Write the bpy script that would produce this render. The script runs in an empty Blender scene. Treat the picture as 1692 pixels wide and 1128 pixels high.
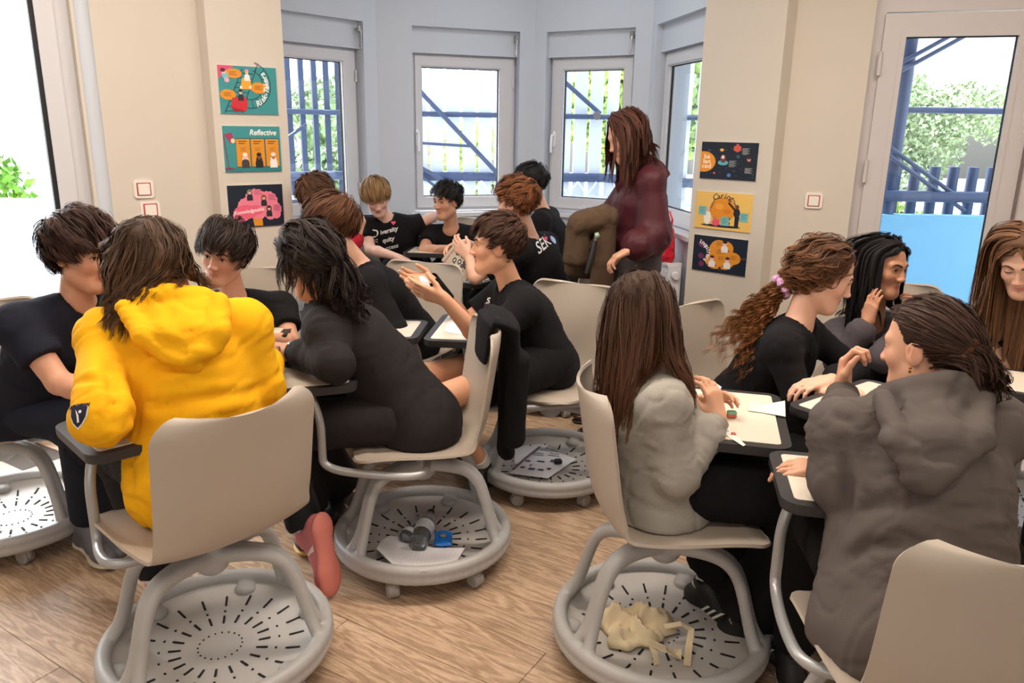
import bpy, math, random
import numpy as np
from mathutils import Vector, Matrix
from mathutils.bvhtree import BVHTree
random.seed(7); rng = np.random.default_rng(7)
sc = bpy.context.scene; COL = sc.collection
PI = math.pi
# ---------------------------------------------------------------- camera
cd = bpy.data.cameras.new('camera'); cam = bpy.data.objects.new('camera', cd); COL.objects.link(cam)
cd.sensor_width = 36; cd.lens = 1280 / 1692 * 36; cd.clip_start = .05; cd.clip_end = 300
_t, _r = math.radians(15.4), math.radians(.9)
FW = np.array([0, math.cos(_t), -math.sin(_t)]); R0 = np.array([1., 0, 0]); U0 = np.array([0, math.sin(_t), math.cos(_t)])
RT = R0 * math.cos(_r) + U0 * math.sin(_r); UP = U0 * math.cos(_r) - R0 * math.sin(_r)
cam.matrix_world = Matrix(((RT[0], UP[0], -FW[0], 0), (RT[1], UP[1], -FW[1], 0), (RT[2], UP[2], -FW[2], 1.5), (0, 0, 0, 1)))
sc.camera = cam
# ---------------------------------------------------------------- light
w = bpy.data.worlds.new('sky'); sc.world = w; w.use_nodes = True
nt = w.node_tree; bg = nt.nodes['Background']
sky = nt.nodes.new('ShaderNodeTexSky'); sky.sky_type = 'NISHITA'; sky.sun_disc = False
sky.sun_elevation = math.radians(42); sky.sun_rotation = math.radians(-55); sky.dust_density = 3.5; sky.air_density = 1.0
hs = nt.nodes.new('ShaderNodeHueSaturation'); hs.inputs['Saturation'].default_value = .45
nt.links.new(sky.outputs[0], hs.inputs['Color']); nt.links.new(hs.outputs[0], bg.inputs[0])
bg.inputs[1].default_value = .95
def lamp(name, kind, loc, energy, col, rot=(0, 0, 0), size=None, sy=None):
    l = bpy.data.lights.new(name, kind); l.energy = energy; l.color = col
    if kind == 'AREA':
        l.size = size
        if sy: l.shape = 'RECTANGLE'; l.size_y = sy
    o = bpy.data.objects.new(name, l); COL.objects.link(o); o.location = loc; o.rotation_euler = rot
    return o
sun = lamp('sun', 'SUN', (-10, 10, 10), 6.0, (1, .95, .86)); sun.data.angle = math.radians(.6)
sun.rotation_euler = Vector((-.62, .55, 1.35)).to_track_quat('Z', 'Y').to_euler()
for i, (x, y) in enumerate([(-1.7, .3), (0.2, .3), (2.0, .3), (-1.3, 2.5), (.1, 2.5), (1.5, 2.5)]):
    lamp('ceiling_lamp', 'AREA', (x, y, 2.93), 17 if y < 1 else 36, (1, .87, .75), size=1.1, sy=.3)
lamp('rear_fill_light', 'AREA', (-.6, -1.5, 1.5), 24, (.95, .97, 1), rot=(PI / 2, 0, 0), size=4.5, sy=1.6)  # soft fill added behind the camera to brighten under the seats
lamp('bay_lamp', 'AREA', (0.1, 5.0, 2.93), 10, (.85, .92, 1), size=.6, sy=.6)
vs = sc.view_settings; vs.view_transform = 'Standard'; vs.look = 'None'; vs.exposure = 0.0; vs.gamma = 1; vs.use_curve_mapping = False
sc.cycles.max_bounces = 8; sc.cycles.diffuse_bounces = 4; sc.cycles.transparent_max_bounces = 12
sc.cycles.sample_clamp_indirect = 6; sc.cycles.caustics_reflective = False; sc.cycles.caustics_refractive = False
# ---------------------------------------------------------------- helpers
def J(px, py, Y):
    d = FW * 1280 + RT * (px - 846) + UP * (564 - py)
    return d * Y / d[1] + np.array([0, 0, 1.5])
def V(*a): return np.array(a, float)
def nz(v):
    v = np.asarray(v, float); return v / (np.linalg.norm(v, axis=-1, keepdims=True) + 1e-12)
def lin(c):
    c = np.asarray(c, float) / 255.; return tuple(np.where(c <= .04045, c / 12.92, ((c + .055) / 1.055) ** 2.4))
def mat(name, rgb, rough=.6, metal=0., noise=0., nscale=20., bump=0., bscale=200., spec=.5, attr=False, coat=0, sss=0, trans=0, emit=None, alpha=1, sheen=0, stretch=(1, 1, 1), bdist=.002):
    m = bpy.data.materials.new(name); m.use_nodes = True; t = m.node_tree; b = t.nodes['Principled BSDF']
    c = lin(rgb) + (1,); b.inputs['Base Color'].default_value = c
    b.inputs['Roughness'].default_value = rough; b.inputs['Metallic'].default_value = metal
    b.inputs['Specular IOR Level'].default_value = spec
    if coat: b.inputs['Coat Weight'].default_value = coat
    if sheen: b.inputs['Sheen Weight'].default_value = sheen; b.inputs['Sheen Roughness'].default_value = .5
    if sss: b.inputs['Subsurface Weight'].default_value = sss; b.inputs['Subsurface Radius'].default_value = (.012, .005, .003); b.inputs['Subsurface Scale'].default_value = 1
    if trans: b.inputs['Transmission Weight'].default_value = trans
    if alpha < 1: b.inputs['Alpha'].default_value = alpha
    if emit: b.inputs['Emission Color'].default_value = c; b.inputs['Emission Strength'].default_value = emit
    tc = t.nodes.new('ShaderNodeTexCoord'); mp = t.nodes.new('ShaderNodeMapping'); mp.inputs['Scale'].default_value = stretch
    t.links.new(tc.outputs['Object'], mp.inputs[0])
    src = None
    if attr:
        a = t.nodes.new('ShaderNodeAttribute'); a.attribute_name = 'Col'; src = a.outputs['Color']
    n = t.nodes.new('ShaderNodeTexNoise'); n.inputs['Scale'].default_value = nscale; n.inputs['Detail'].default_value = 4
    t.links.new(mp.outputs[0], n.inputs['Vector'])
    mx = t.nodes.new('ShaderNodeMix'); mx.data_type = 'RGBA'; mx.blend_type = 'MULTIPLY'; mx.inputs[0].default_value = 1
    if src: t.links.new(src, mx.inputs[6])
    else: mx.inputs[6].default_value = c
    mr = t.nodes.new('ShaderNodeMapRange'); mr.inputs[3].default_value = 1 - noise; mr.inputs[4].default_value = 1 + noise
    t.links.new(n.outputs[0], mr.inputs[0]); t.links.new(mr.outputs[0], mx.inputs[7]); t.links.new(mx.outputs[2], b.inputs['Base Color'])
    if bump:
        n2 = t.nodes.new('ShaderNodeTexNoise'); n2.inputs['Scale'].default_value = bscale; n2.inputs['Detail'].default_value = 3
        t.links.new(mp.outputs[0], n2.inputs['Vector'])
        bp = t.nodes.new('ShaderNodeBump'); bp.inputs['Strength'].default_value = bump; bp.inputs['Distance'].default_value = bdist
        t.links.new(n2.outputs[0], bp.inputs['Height']); t.links.new(bp.outputs[0], b.inputs['Normal'])
    return m
def fastmesh(name, v, f, mats=(), col=None, smooth=True, mi=None):
    v = np.ascontiguousarray(v, dtype=np.float32); f = np.ascontiguousarray(f, dtype=np.int32)
    me = bpy.data.meshes.new(name); k = f.shape[1]
    me.vertices.add(len(v)); me.vertices.foreach_set('co', v.ravel())
    me.loops.add(f.size); me.loops.foreach_set('vertex_index', f.ravel())
    me.polygons.add(len(f)); me.polygons.foreach_set('loop_start', np.arange(0, f.size, k, dtype=np.int32))
    if mi is not None: me.polygons.foreach_set('material_index', np.asarray(mi, dtype=np.int32))
    me.update(calc_edges=True); me.validate()
    if smooth: me.polygons.foreach_set('use_smooth', np.ones(len(me.polygons), bool))
    for m in mats: me.materials.append(m)
    if col is not None:
        a = me.color_attributes.new('Col', 'FLOAT_COLOR', 'POINT')
        c = np.ones((len(v), 4), np.float32); c[:, :3] = col; a.data.foreach_set('color', c.ravel())
    return me
def put(name, me, parent=None, loc=(0, 0, 0), rot=(0, 0, 0), **kw):
    o = bpy.data.objects.new(name, me); COL.objects.link(o); o.location = loc; o.rotation_euler = rot
    if parent: o.parent = parent
    for k, v in kw.items(): o[k] = v
    return o
def thing(name, label, cat, loc=(0, 0, 0), rz=0, group=None):
    o = bpy.data.objects.new(name, None); COL.objects.link(o); o.location = loc; o.rotation_euler = (0, 0, rz); o.empty_display_size = .1
    o['label'] = label; o['category'] = cat
    if group: o['group'] = group
    return o
def tag(o, label, cat, group=None):
    o['label'] = label; o['category'] = cat
    if group: o['group'] = group
    return o
class MB:
    """collects boxes, prisms, tubes and lathes; build() links them as one mesh object"""
    def __init__(s): s.v = []; s.f = []; s.m = []; s.cur = 0
    def add(s, vs, fs):
        o = len(s.v); s.v += [tuple(map(float, p)) for p in vs]; s.f += [tuple(i + o for i in f) for f in fs]; s.m += [s.cur] * len(fs)
    def box(s, c, d, M=None, bev=0):
        x, y, z = [k / 2 for k in d]
        if bev:
            b = bev; pts = []
            for sz in (-1, 1):
                pass
            prof = [(x, y - b), (x - b, y), (-x + b, y), (-x, y - b), (-x, -y + b), (-x + b, -y), (x - b, -y), (x, -y + b)]
            rings = [(-z, 1 - b / max(x, y)), (-z + b, 1), (z - b, 1), (z, 1 - b / max(x, y))]
            vs = [(p[0] * k, p[1] * k, zz) for zz, k in rings for p in prof]
            fs = [[i + 8 * r, (i + 1) % 8 + 8 * r, (i + 1) % 8 + 8 * r + 8, i + 8 * r + 8] for r in range(3) for i in range(8)]
            fs += [list(range(7, -1, -1)), list(range(24, 32))]
        else:
            vs = [(a * x, b_ * y, c_ * z) for c_ in (-1, 1) for b_ in (-1, 1) for a in (-1, 1)]
            fs = [(0, 2, 3, 1), (4, 5, 7, 6), (0, 1, 5, 4), (2, 6, 7, 3), (0, 4, 6, 2), (1, 3, 7, 5)]
        if M is not None: vs = [tuple(M @ Vector(p)) for p in vs]
        s.add([(p[0] + c[0], p[1] + c[1], p[2] + c[2]) for p in vs], fs); return s
    def tube(s, pts, r, n=10, caps=True):
        P = [Vector(p) for p in pts]; R = r if hasattr(r, '__len__') else [r] * len(P)
        up = None; vs = []
        for i, p in enumerate(P):
            d = (P[min(i + 1, len(P) - 1)] - P[max(i - 1, 0)]).normalized()
            if up is None: up = Vector((0, 0, 1)) if abs(d.z) < .9 else Vector((1, 0, 0))
            u = (up - d * up.dot(d)).normalized(); up = u; v = d.cross(u)
            vs += [p + (u * math.cos(2 * PI * k / n) + v * math.sin(2 * PI * k / n)) * R[i] for k in range(n)]
        fs = [(i * n + k, i * n + (k + 1) % n, (i + 1) * n + (k + 1) % n, (i + 1) * n + k) for i in range(len(P) - 1) for k in range(n)]
        if caps: fs += [tuple(range(n - 1, -1, -1)), tuple(range((len(P) - 1) * n, len(P) * n))]
        s.add(vs, fs); return s
    def lathe(s, prof, n=24, c=(0, 0, 0), M=None):
        vs = [(r * math.cos(2 * PI * k / n), r * math.sin(2 * PI * k / n), z) for r, z in prof for k in range(n)]
        if M is not None: vs = [tuple(M @ Vector(p)) for p in vs]
        fs = [(i * n + k, i * n + (k + 1) % n, (i + 1) * n + (k + 1) % n, (i + 1) * n + k) for i in range(len(prof) - 1) for k in range(n)]
        s.add([(p[0] + c[0], p[1] + c[1], p[2] + c[2]) for p in vs], fs); return s
    def prism(s, poly, z0, z1, M=None):
        n = len(poly); vs = [(x, y, z0) for x, y in poly] + [(x, y, z1) for x, y in poly]
        if M is not None: vs = [tuple(M @ Vector(p)) for p in vs]
        s.add(vs, [tuple(range(n - 1, -1, -1)), tuple(range(n, 2 * n))] + [(i, (i + 1) % n, (i + 1) % n + n, i + n) for i in range(n)]); return s
    def mesh(s, name, mats, smooth=False):
        me = bpy.data.meshes.new(name); me.from_pydata(s.v, [], s.f)
        for m in (mats if isinstance(mats, (list, tuple)) else [mats]): me.materials.append(m)
        me.polygons.foreach_set('material_index', s.m)
        if smooth:
            me.polygons.foreach_set('use_smooth', [True] * len(s.f))
            me.set_sharp_from_angle(angle=math.radians(40))
        me.update(); return me
    def build(s, name, mats, parent=None, smooth=False, **kw): return put(name, s.mesh(name, mats, smooth), parent, **kw)
def frameM(o, x, y, z=None):
    x = Vector(x).normalized(); y = Vector(y); z = x.cross(y).normalized() if z is None else Vector(z); y = z.cross(x)
    return Matrix(((x.x, y.x, z.x, o[0]), (x.y, y.y, z.y, o[1]), (x.z, y.z, z.z, o[2]), (0, 0, 0, 1)))
def rrect(w, h, r, n=5):
    out = []
    for cx, cy, a0 in ((w / 2 - r, h / 2 - r, 0), (-w / 2 + r, h / 2 - r, 90), (-w / 2 + r, -h / 2 + r, 180), (w / 2 - r, -h / 2 + r, 270)):
        for k in range(n + 1):
            a = math.radians(a0 + 90 * k / n); out.append((cx + r * math.cos(a), cy + r * math.sin(a)))
    return out
def text_mesh(txt, size=.1, shear=0., bold=0., spacing=1.):
    c = bpy.data.curves.new('lettering', 'FONT'); c.body = txt; c.size = size; c.shear = shear; c.offset = bold; c.space_character = spacing
    c.align_x = 'CENTER'; c.align_y = 'CENTER'; c.resolution_u = 3
    o = bpy.data.objects.new('lettering', c); me = bpy.data.meshes.new_from_object(o)
    v = [tuple(p.co) for p in me.vertices]; f = [tuple(p.vertices) for p in me.polygons]
    bpy.data.objects.remove(o); return v, f
class Print:
    """flat print: coloured shapes in stacked thin layers on a plane of size w x h (origin bottom left)"""
    def __init__(s): s.v = []; s.f = []; s.c = []; s.k = 0
    def poly(s, pts, col, z=None):
        s.k += 1; z = s.k * 2.5e-5; o = len(s.v); s.v += [(x, y, z) for x, y in pts]; s.f.append(tuple(range(o, o + len(pts)))); s.c += [lin(col)] * len(pts)
    def disc(s, x, y, rx, ry, col, n=20, ang=0, jag=0):
        pts = []
        for i in range(n):
            a = 2 * PI * i / n; k = 1 + jag * (1 if i % 2 else -1); u, v = rx * k * math.cos(a), ry * k * math.sin(a)
            pts.append((x + u * math.cos(ang) - v * math.sin(ang), y + u * math.sin(ang) + v * math.cos(ang)))
        s.poly(pts, col)
    def rect(s, x0, y0, x1, y1, col): s.poly([(x0, y0), (x1, y0), (x1, y1), (x0, y1)], col)
    def line(s, pts, w, col):
        for (x0, y0), (x1, y1) in zip(pts[:-1], pts[1:]):
            d = math.hypot(x1 - x0, y1 - y0) or 1; a, b = -(y1 - y0) / d * w / 2, (x1 - x0) / d * w / 2
            s.poly([(x0 + a, y0 + b), (x0 - a, y0 - b), (x1 - a, y1 - b), (x1 + a, y1 + b)], col)
    def text(s, t, x, y, size, col, ang=0, shear=0, bold=0, spacing=1):
        v, f = text_mesh(t, size, shear, bold, spacing); s.k += 1; z = s.k * 2.5e-5; o = len(s.v); ca, sa = math.cos(ang), math.sin(ang)
        s.v += [(x + p[0] * ca - p[1] * sa, y + p[0] * sa + p[1] * ca, z) for p in v]; s.f += [tuple(i + o for i in q) for q in f]; s.c += [lin(col)] * len(v)
    def arctext(s, t, cx, cy, r, a0, a1, size, col, shear=0, bold=0):
        for i, ch in enumerate(t):
            a = a0 + (a1 - a0) * (i + .5) / len(t); s.text(ch, cx + r * math.cos(a), cy + r * math.sin(a), size, col, a + (PI / 2 if a1 > a0 else -PI / 2), shear, bold)
    def mesh(s, name, m, fn=None):
        v = s.v if fn is None else [tuple(fn(p)) for p in s.v]
        me = bpy.data.meshes.new(name); me.from_pydata(v, [], s.f); me.materials.append(m)
        a = me.color_attributes.new('Col', 'FLOAT_COLOR', 'POINT'); a.data.foreach_set('color', [k for c in s.c for k in (*c, 1)]); me.update(); return me
# ---------------------------------------------------------------- materials
M_wall = mat('wall_paint', (212, 203, 190), .75, noise=.02, nscale=3, bump=.15, bscale=90)
M_bay = mat('bay_wall_paint', (204, 210, 219), .6, noise=.02, nscale=3, bump=.1, bscale=90)
M_ceil = mat('ceiling_paint', (235, 233, 228), .8, noise=.01)
M_upvc = mat('white_plastic_frame', (214, 214, 218), .35, noise=.01)
M_doorf = mat('door_frame_plastic', (206, 200, 198), .4, noise=.02)
M_gasket = mat('black_gasket', (22, 24, 28), .6)
M_steel = mat('brushed_steel', (170, 168, 165), .3, .9, noise=.05)
M_print = mat('printed_ink', (255, 255, 255), .55, attr=True)
M_edge = mat('board_edge', (235, 235, 232), .6)
M_glass = bpy.data.materials.new('window_glass'); M_glass.use_nodes = True
_t = M_glass.node_tree; _t.nodes.remove(_t.nodes['Principled BSDF'])
_a = _t.nodes.new('ShaderNodeBsdfTransparent'); _a.inputs[0].default_value = (.93, .97, 1, 1); _g = _t.nodes.new('ShaderNodeBsdfGlossy'); _g.inputs['Roughness'].default_value = .02
_f = _t.nodes.new('ShaderNodeLayerWeight'); _f.inputs[0].default_value = .5; _m = _t.nodes.new('ShaderNodeMixShader')
_p = _t.nodes.new('ShaderNodeMath'); _p.operation = 'POWER'; _p.inputs[1].default_value = 4; _t.links.new(_f.outputs['Facing'], _p.inputs[0])
_q = _t.nodes.new('ShaderNodeMath'); _q.operation = 'MULTIPLY_ADD'; _q.inputs[1].default_value = .45; _q.inputs[2].default_value = .02; _t.links.new(_p.outputs[0], _q.inputs[0])
_t.links.new(_q.outputs[0], _m.inputs[0]); _t.links.new(_a.outputs[0], _m.inputs[1]); _t.links.new(_g.outputs[0], _m.inputs[2]); _t.links.new(_m.outputs[0], _t.nodes['Material Output'].inputs[0])
def GZ(px, py, z):
    d = FW * 1280 + RT * (px - 846) + UP * (564 - py)
    return d * (z - 1.5) / d[2] + np.array([0, 0, 1.5])
# ================================================================ THE ROOM
def wall_seg(name, p0, p1, z0, z1, holes=(), thick=.2, m=None, parent=None):
    """wall from p0 to p1 seen from inside left to right; holes (s0,s1,za,zb)"""
    p0, p1 = Vector((*p0, 0)), Vector((*p1, 0)); L = (p1 - p0).length; d = (p1 - p0).normalized(); n = Vector((-d.y, d.x, 0))
    M = frameM(p0, d, n, (0, 0, 1)); mb = MB()
    def bx(s0, s1, a, b):
        if s1 - s0 > 1e-4 and b - a > 1e-4: mb.prism([(s0, 0), (s1, 0), (s1, thick), (s0, thick)], a, b, M)
    s = 0
    for (a, b, za, zb) in sorted(holes):
        bx(s, a, z0, z1); bx(a, b, z0, za); bx(a, b, zb, z1); s = b
    bx(s, L, z0, z1)
    o = mb.build(name, m or M_wall, parent); o['kind'] = 'structure'; return o, M, L
# floor: base slab plus laminate boards
M_plank = bpy.data.materials.new('oak_laminate'); M_plank.use_nodes = True
t = M_plank.node_tree; b = t.nodes['Principled BSDF']; b.inputs['Roughness'].default_value = .42
tc = t.nodes.new('ShaderNodeTexCoord'); oi = t.nodes.new('ShaderNodeObjectInfo'); mp = t.nodes.new('ShaderNodeMapping'); ml = t.nodes.new('ShaderNodeMath'); ml.operation = 'MULTIPLY'; ml.inputs[1].default_value = 37
cb = t.nodes.new('ShaderNodeCombineXYZ'); t.links.new(oi.outputs['Random'], ml.inputs[0])
for k in range(3): t.links.new(ml.outputs[0], cb.inputs[k])
mp.inputs['Scale'].default_value = (1.3, 11, 1); t.links.new(tc.outputs['Object'], mp.inputs[0]); t.links.new(cb.outputs[0], mp.inputs['Location'])
wv = t.nodes.new('ShaderNodeTexNoise'); wv.inputs['Scale'].default_value = 1.6; wv.inputs['Detail'].default_value = 3; wv.inputs['Distortion'].default_value = .8
t.links.new(mp.outputs[0], wv.inputs['Vector'])
sn = t.nodes.new('ShaderNodeMath'); sn.operation = 'MULTIPLY'; sn.inputs[1].default_value = 46; t.links.new(wv.outputs[0], sn.inputs[0])
s2 = t.nodes.new('ShaderNodeMath'); s2.operation = 'SINE'; t.links.new(sn.outputs[0], s2.inputs[0])
fn = t.nodes.new('ShaderNodeTexNoise'); fn.inputs['Scale'].default_value = 22; fn.inputs['Detail'].default_value = 5; fn.inputs['Roughness'].default_value = .7; t.links.new(mp.outputs[0], fn.inputs['Vector'])
ad = t.nodes.new('ShaderNodeMath'); ad.operation = 'MULTIPLY_ADD'; ad.inputs[1].default_value = .17; t.links.new(s2.outputs[0], ad.inputs[0]); t.links.new(fn.outputs[0], ad.inputs[2])
rp = t.nodes.new('ShaderNodeValToRGB'); rp.color_ramp.elements[0].position = .0; rp.color_ramp.elements[0].color = (*lin((116, 90, 70)), 1)
rp.color_ramp.elements[1].position = .8; rp.color_ramp.elements[1].color = (*lin((204, 176, 148)), 1); e = rp.color_ramp.elements.new(.5); e.color = (*lin((174, 146, 119)), 1)
t.links.new(ad.outputs[0], rp.inputs[0])
hv = t.nodes.new('ShaderNodeHueSaturation'); mr = t.nodes.new('ShaderNodeMapRange'); mr.inputs[3].default_value = .93; mr.inputs[4].default_value = 1.07
t.links.new(oi.outputs['Random'], mr.inputs[0]); t.links.new(mr.outputs[0], hv.inputs['Value']); t.links.new(rp.outputs[0], hv.inputs['Color']); t.links.new(hv.outputs[0], b.inputs['Base Color'])
bp = t.nodes.new('ShaderNodeBump'); bp.inputs['Strength'].default_value = .12; bp.inputs['Distance'].default_value = .001; t.links.new(fn.outputs[0], bp.inputs['Height']); t.links.new(bp.outputs[0], b.inputs['Normal'])
fl = MB().prism([(-3.4, -1.6), (3.6, -1.6), (3.6, 4.1), (1.7, 4.6), (1.3, 5.0), (1.0, 5.95), (.14, 6.4), (-1.05, 5.95), (-1.75, 5.0), (-1.4, 4.35), (-3.4, 2.6)], -.12, -.006).build('floor', mat('floor_base', (70, 60, 52), .9)); fl['kind'] = 'structure'
PL, PW = 1.28, .204
pm = MB(); pm.box((0, 0, -.005), (PL - .0015, PW - .0015, .010), bev=.0012); pmesh = pm.mesh('plank', M_plank)
dA = math.radians(-32); ux, uy = math.cos(dA), math.sin(dA)
def infloor(x, y):
    if y < .55 or abs(x) > 3.2: return False
    if y > 4.3: return -1.55 < x < 1.25 and y < 6.3 and (y < 5.4 or abs(x) < 1.0)
    if x < -1.2 and (y - 4.2) - (x + 1.19) * .63 / .78 > .25: return False
    return y < 4.45
for r in range(-20, 46):
    off = (r * .47) % 1 * PL
    for c in range(-6, 7):
        a, bb = c * PL + off, r * PW
        x, y = a * ux - bb * uy, a * uy + bb * ux
        pts = [(x + du * ux * PL / 2, y + du * uy * PL / 2) for du in (-.9, 0, .9)]
        if all(infloor(*p) for p in pts) or (infloor(x, y) and y < 4): put('plank', pmesh, fl, (x, y, 0), (0, 0, dA))
ce = MB().box((0, 2.2, 3.05), (7.4, 9, .1)).build('ceiling', M_ceil); ce['kind'] = 'structure'
ZT = 3.0
# bay walls -------------------------------------------------------
BA, BB, BC, BD, BE = (-1.70, 5.02), (-1.0, 5.88), (.14, 6.29), (.95, 5.81), (1.13, 4.72)
Q = 5 / 6
def window(n, p0, p1, wallname, o0, o1, g0, g1, zt=2.2, handle=None, crank=None, zb=.86, gt=1.935, gb=.97):
    w_, M, L = wall_seg(wallname, p0, p1, 0, ZT, [(o0, o1, zb, zt)], .26, M_bay)
    win = thing('window_%d' % n, 'white framed bay window %d' % n, 'window'); del win['label']; del win['category']; win['kind'] = 'structure'
    win.matrix_world = M
    sb = MB(); sb.prism([(o0, .045), (o1, .045), (o1, .24), (o0, .24)], 2.02, zt); sb.box(((o0 + o1) / 2, .042, 2.026), (o1 - o0, .012, .012))
    sb.build('shutter_box', M_bay, win)
    ma = MB(); f0, f1 = o0 + .01, o1 - .01
    def fr(a, b_, c, d, x0, x1, y0, y1):   # frame outer a,b (s) c,d (z) inner x0..x1
        for (s0, s1, za, zb_) in ((a, x0, c, d), (x1, b_, c, d), (x0, x1, c, y0), (x0, x1, y1, d)): ma.prism([(s0, fr.y0), (s1, fr.y0), (s1, fr.y1), (s0, fr.y1)], za, zb_)
    fr.y0, fr.y1 = .085, .15; fr(f0, f1, zb + .01, 2.02, f0 + .03, f1 - .03, zb + .05, 1.99)
    ma.build('outer_frame', M_upvc, win)
    ma = MB(); fr.y0, fr.y1 = .065, .13; fr(f0 + .022, f1 - .022, zb + .035, 2.005, g0, g1, gb, gt)
    fr.y0, fr.y1 = .075, .12; fr(g0 - .012, g1 + .012, gb - .012, gt + .012, g0 + .008, g1 - .008, gb + .008, gt - .008)
    sash = ma.build('sash', M_upvc, win)
    ma = MB(); fr.y0, fr.y1 = .096, .112; fr(g0 - .002, g1 + .002, gb - .002, gt + .002, g0 + .014, g1 - .014, gb + .014, gt - .014); ma.build('gasket', M_gasket, sash)
    MB().prism([(g0, .1), (g1, .1), (g1, .106), (g0, .106)], gb, gt).build('pane', M_glass, sash)
    MB().box(((o0 + o1) / 2, .03, zb - .012), (o1 - o0 + .06, .14, .03), bev=.004).build('sill', M_upvc, win)
    for zz in (1.06, 1.84): MB().tube([(f1 - .022, .055, zz - .04), (f1 - .022, .055, zz + .04)], .008, 8).build('hinge', M_upvc, win, smooth=True)
    if handle:
        h = MB(); h.box((handle, .06, 1.42), (.026, .012, .12), bev=.004); h.tube([(handle, .055, 1.45), (handle, .02, 1.45), (handle, .012, 1.44), (handle, .010, 1.32)], .009, 8)
        h.build('handle', mat('white_handle_gloss', (240, 240, 242), .25), sash, smooth=True)
    if crank:
        h = MB(); h.tube([(crank, .04, 2.15), (crank, -.005, 2.15), (crank + .004, -.012, 2.13), (crank - .005, -.014, 2.02)], .008, 8); h.box((crank, .0, 2.15), (.03, .03, .05), bev=.005)
        h.build('shutter_crank', M_steel, win, smooth=True)
    return win
window(1, BA, BB, 'wall_bay_left', .12, .99, .20, .86, crank=.96)
window(2, BB, BC, 'wall_bay_back_left', .26, 1.09, .335, .96, handle=.30, crank=1.06)
window(3, BC, BD, 'wall_bay_back_right', .10, .815, .21, .715, handle=.155, crank=.79)
window(4, BD, BE, 'wall_bay_right', .10, .98, .17, .90)
# right side pillar, wall and balcony door
def poly_col(name, pts, z0, z1, m): o = MB().prism(pts, z0, z1).build(name, m); o['kind'] = 'structure'; return o
poly_col('wall_pillar_right', [(1.073, 4.75), (1.429, 4.418), (1.56, 4.55), (1.30, 5.0), (1.2, 5.0)], 0, ZT, M_wall)
poly_col('wall_pillar_left', [(-1.486, 3.96), (-1.19, 4.2), (-1.30, 4.40), (-1.72, 5.15), (-1.80, 5.1), (-1.40, 4.35), (-1.562, 4.065)][:3] + [(-1.66, 5.2), (-1.85, 5.1), (-1.72, 4.3), (-1.562, 4.054)], 0, ZT, M_wall)
D0, D1 = (1.50, 4.50), (3.45, 3.90)
dd = Vector((D1[0] - D0[0], D1[1] - D0[1], 0)).normalized()
ds = .40                                            # door opening starts here along the wall
wR, MR, LR = wall_seg('wall_right', D0, D1, 0, ZT, [(ds, ds + 1.62, 0, 2.62)], .2)
# chamfer at the upper corner of the opening, as an arched head
MB().prism([(ds, 0), (ds + .30, 0), (ds + .30, .2), (ds, .2)], 2.50, 2.62, MR).build('trim_1', M_wall)['kind'] = 'structure'
ch = MB(); v = [MR @ Vector(p) for p in ((ds, 0, 2.2), (ds, 0, 2.5), (ds + .30, 0, 2.5), (ds, .2, 2.2), (ds, .2, 2.5), (ds + .30, .2, 2.5))]
ch.add(v, [(0, 1, 2), (5, 4, 3), (0, 2, 5, 3), (0, 3, 4, 1), (1, 4, 5, 2)]); ch.build('trim_2', M_wall)['kind'] = 'structure'
door = thing('door_1', '', 'x'); del door['label'], door['category']; door['kind'] = 'structure'; door.matrix_world = MR
fm = MB()
for s0, s1, a, b_ in ((ds, ds + .06, 0, 2.62), (ds + 1.56, ds + 1.62, 0, 2.62), (ds + .06, ds + 1.56, 2.12, 2.20), (ds + .06, ds + 1.56, 2.56, 2.62)): fm.prism([(s0, .06), (s1, .06), (s1, .13), (s0, .13)], a, b_)
v = [Vector(p) for p in ((ds + .05, .061, 2.18), (ds + .05, .061, 2.52), (ds + .36, .061, 2.52), (ds + .05, .129, 2.18), (ds + .05, .129, 2.52), (ds + .36, .129, 2.52))]
fm.add(v, [(0, 1, 2), (5, 4, 3), (0, 2, 5, 3), (0, 3, 4, 1), (1, 4, 5, 2)])
fm.build('door_frame', M_doorf, door)
MB().prism([(ds + .06, .09), (ds + 1.56, .09), (ds + 1.56, .1), (ds + .06, .1)], 2.2, 2.56).build('fanlight_pane', M_glass, door)
def leaf(s0, s1, hinge_left):
    a = MB(); g0, g1 = s0 + .105, s1 - .105
    def rg(x0, x1, z0, z1, i0, i1, j0, j1, y0, y1):
        for (p, q, za, zb_) in ((x0, i0, z0, z1), (i1, x1, z0, z1), (i0, i1, z0, j0), (i0, i1, j1, z1)): a.prism([(p, y0), (q, y0), (q, y1), (p, y1)], za, zb_)
    rg(s0, s1, .03, 2.11, g0, g1, .16, 2.0, .035, .11); rg(g0 - .02, g1 + .02, .14, 2.02, g0 + .006, g1 - .006, .166, 1.994, .03, .1)
    lf = a.build('door_leaf', M_doorf, door)
    a = MB(); rg(g0, g1, .16, 2.0, g0 + .012, g1 - .012, .172, 1.988, .06, .075); a.build('gasket', M_gasket, lf)
    MB().prism([(g0, .064), (g1, .064), (g1, .070), (g0, .070)], .16, 2.0).build('pane', M_glass, lf)
    return lf
lf = leaf(ds + .055, ds + .80, True)
for zz in (1.86, 1.30, .4): MB().tube([(ds + .052, .022, zz - .06), (ds + .052, .022, zz + .06)], .011, 8).build('hinge', M_doorf, lf, smooth=True)
lf = leaf(ds + .81, ds + 1.565, False)
h = MB(); h.box((ds + .86, .03, .965), (.034, .014, .2), bev=.005); h.tube([(ds + .86, .03, 1.0), (ds + .86, -.02, 1.0), (ds + .875, -.027, 1.0), (ds + .99, -.027, .993)], .011, 10)
h.build('door_handle', mat('white_handle', (236, 233, 230), .3), lf, smooth=True)
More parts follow.
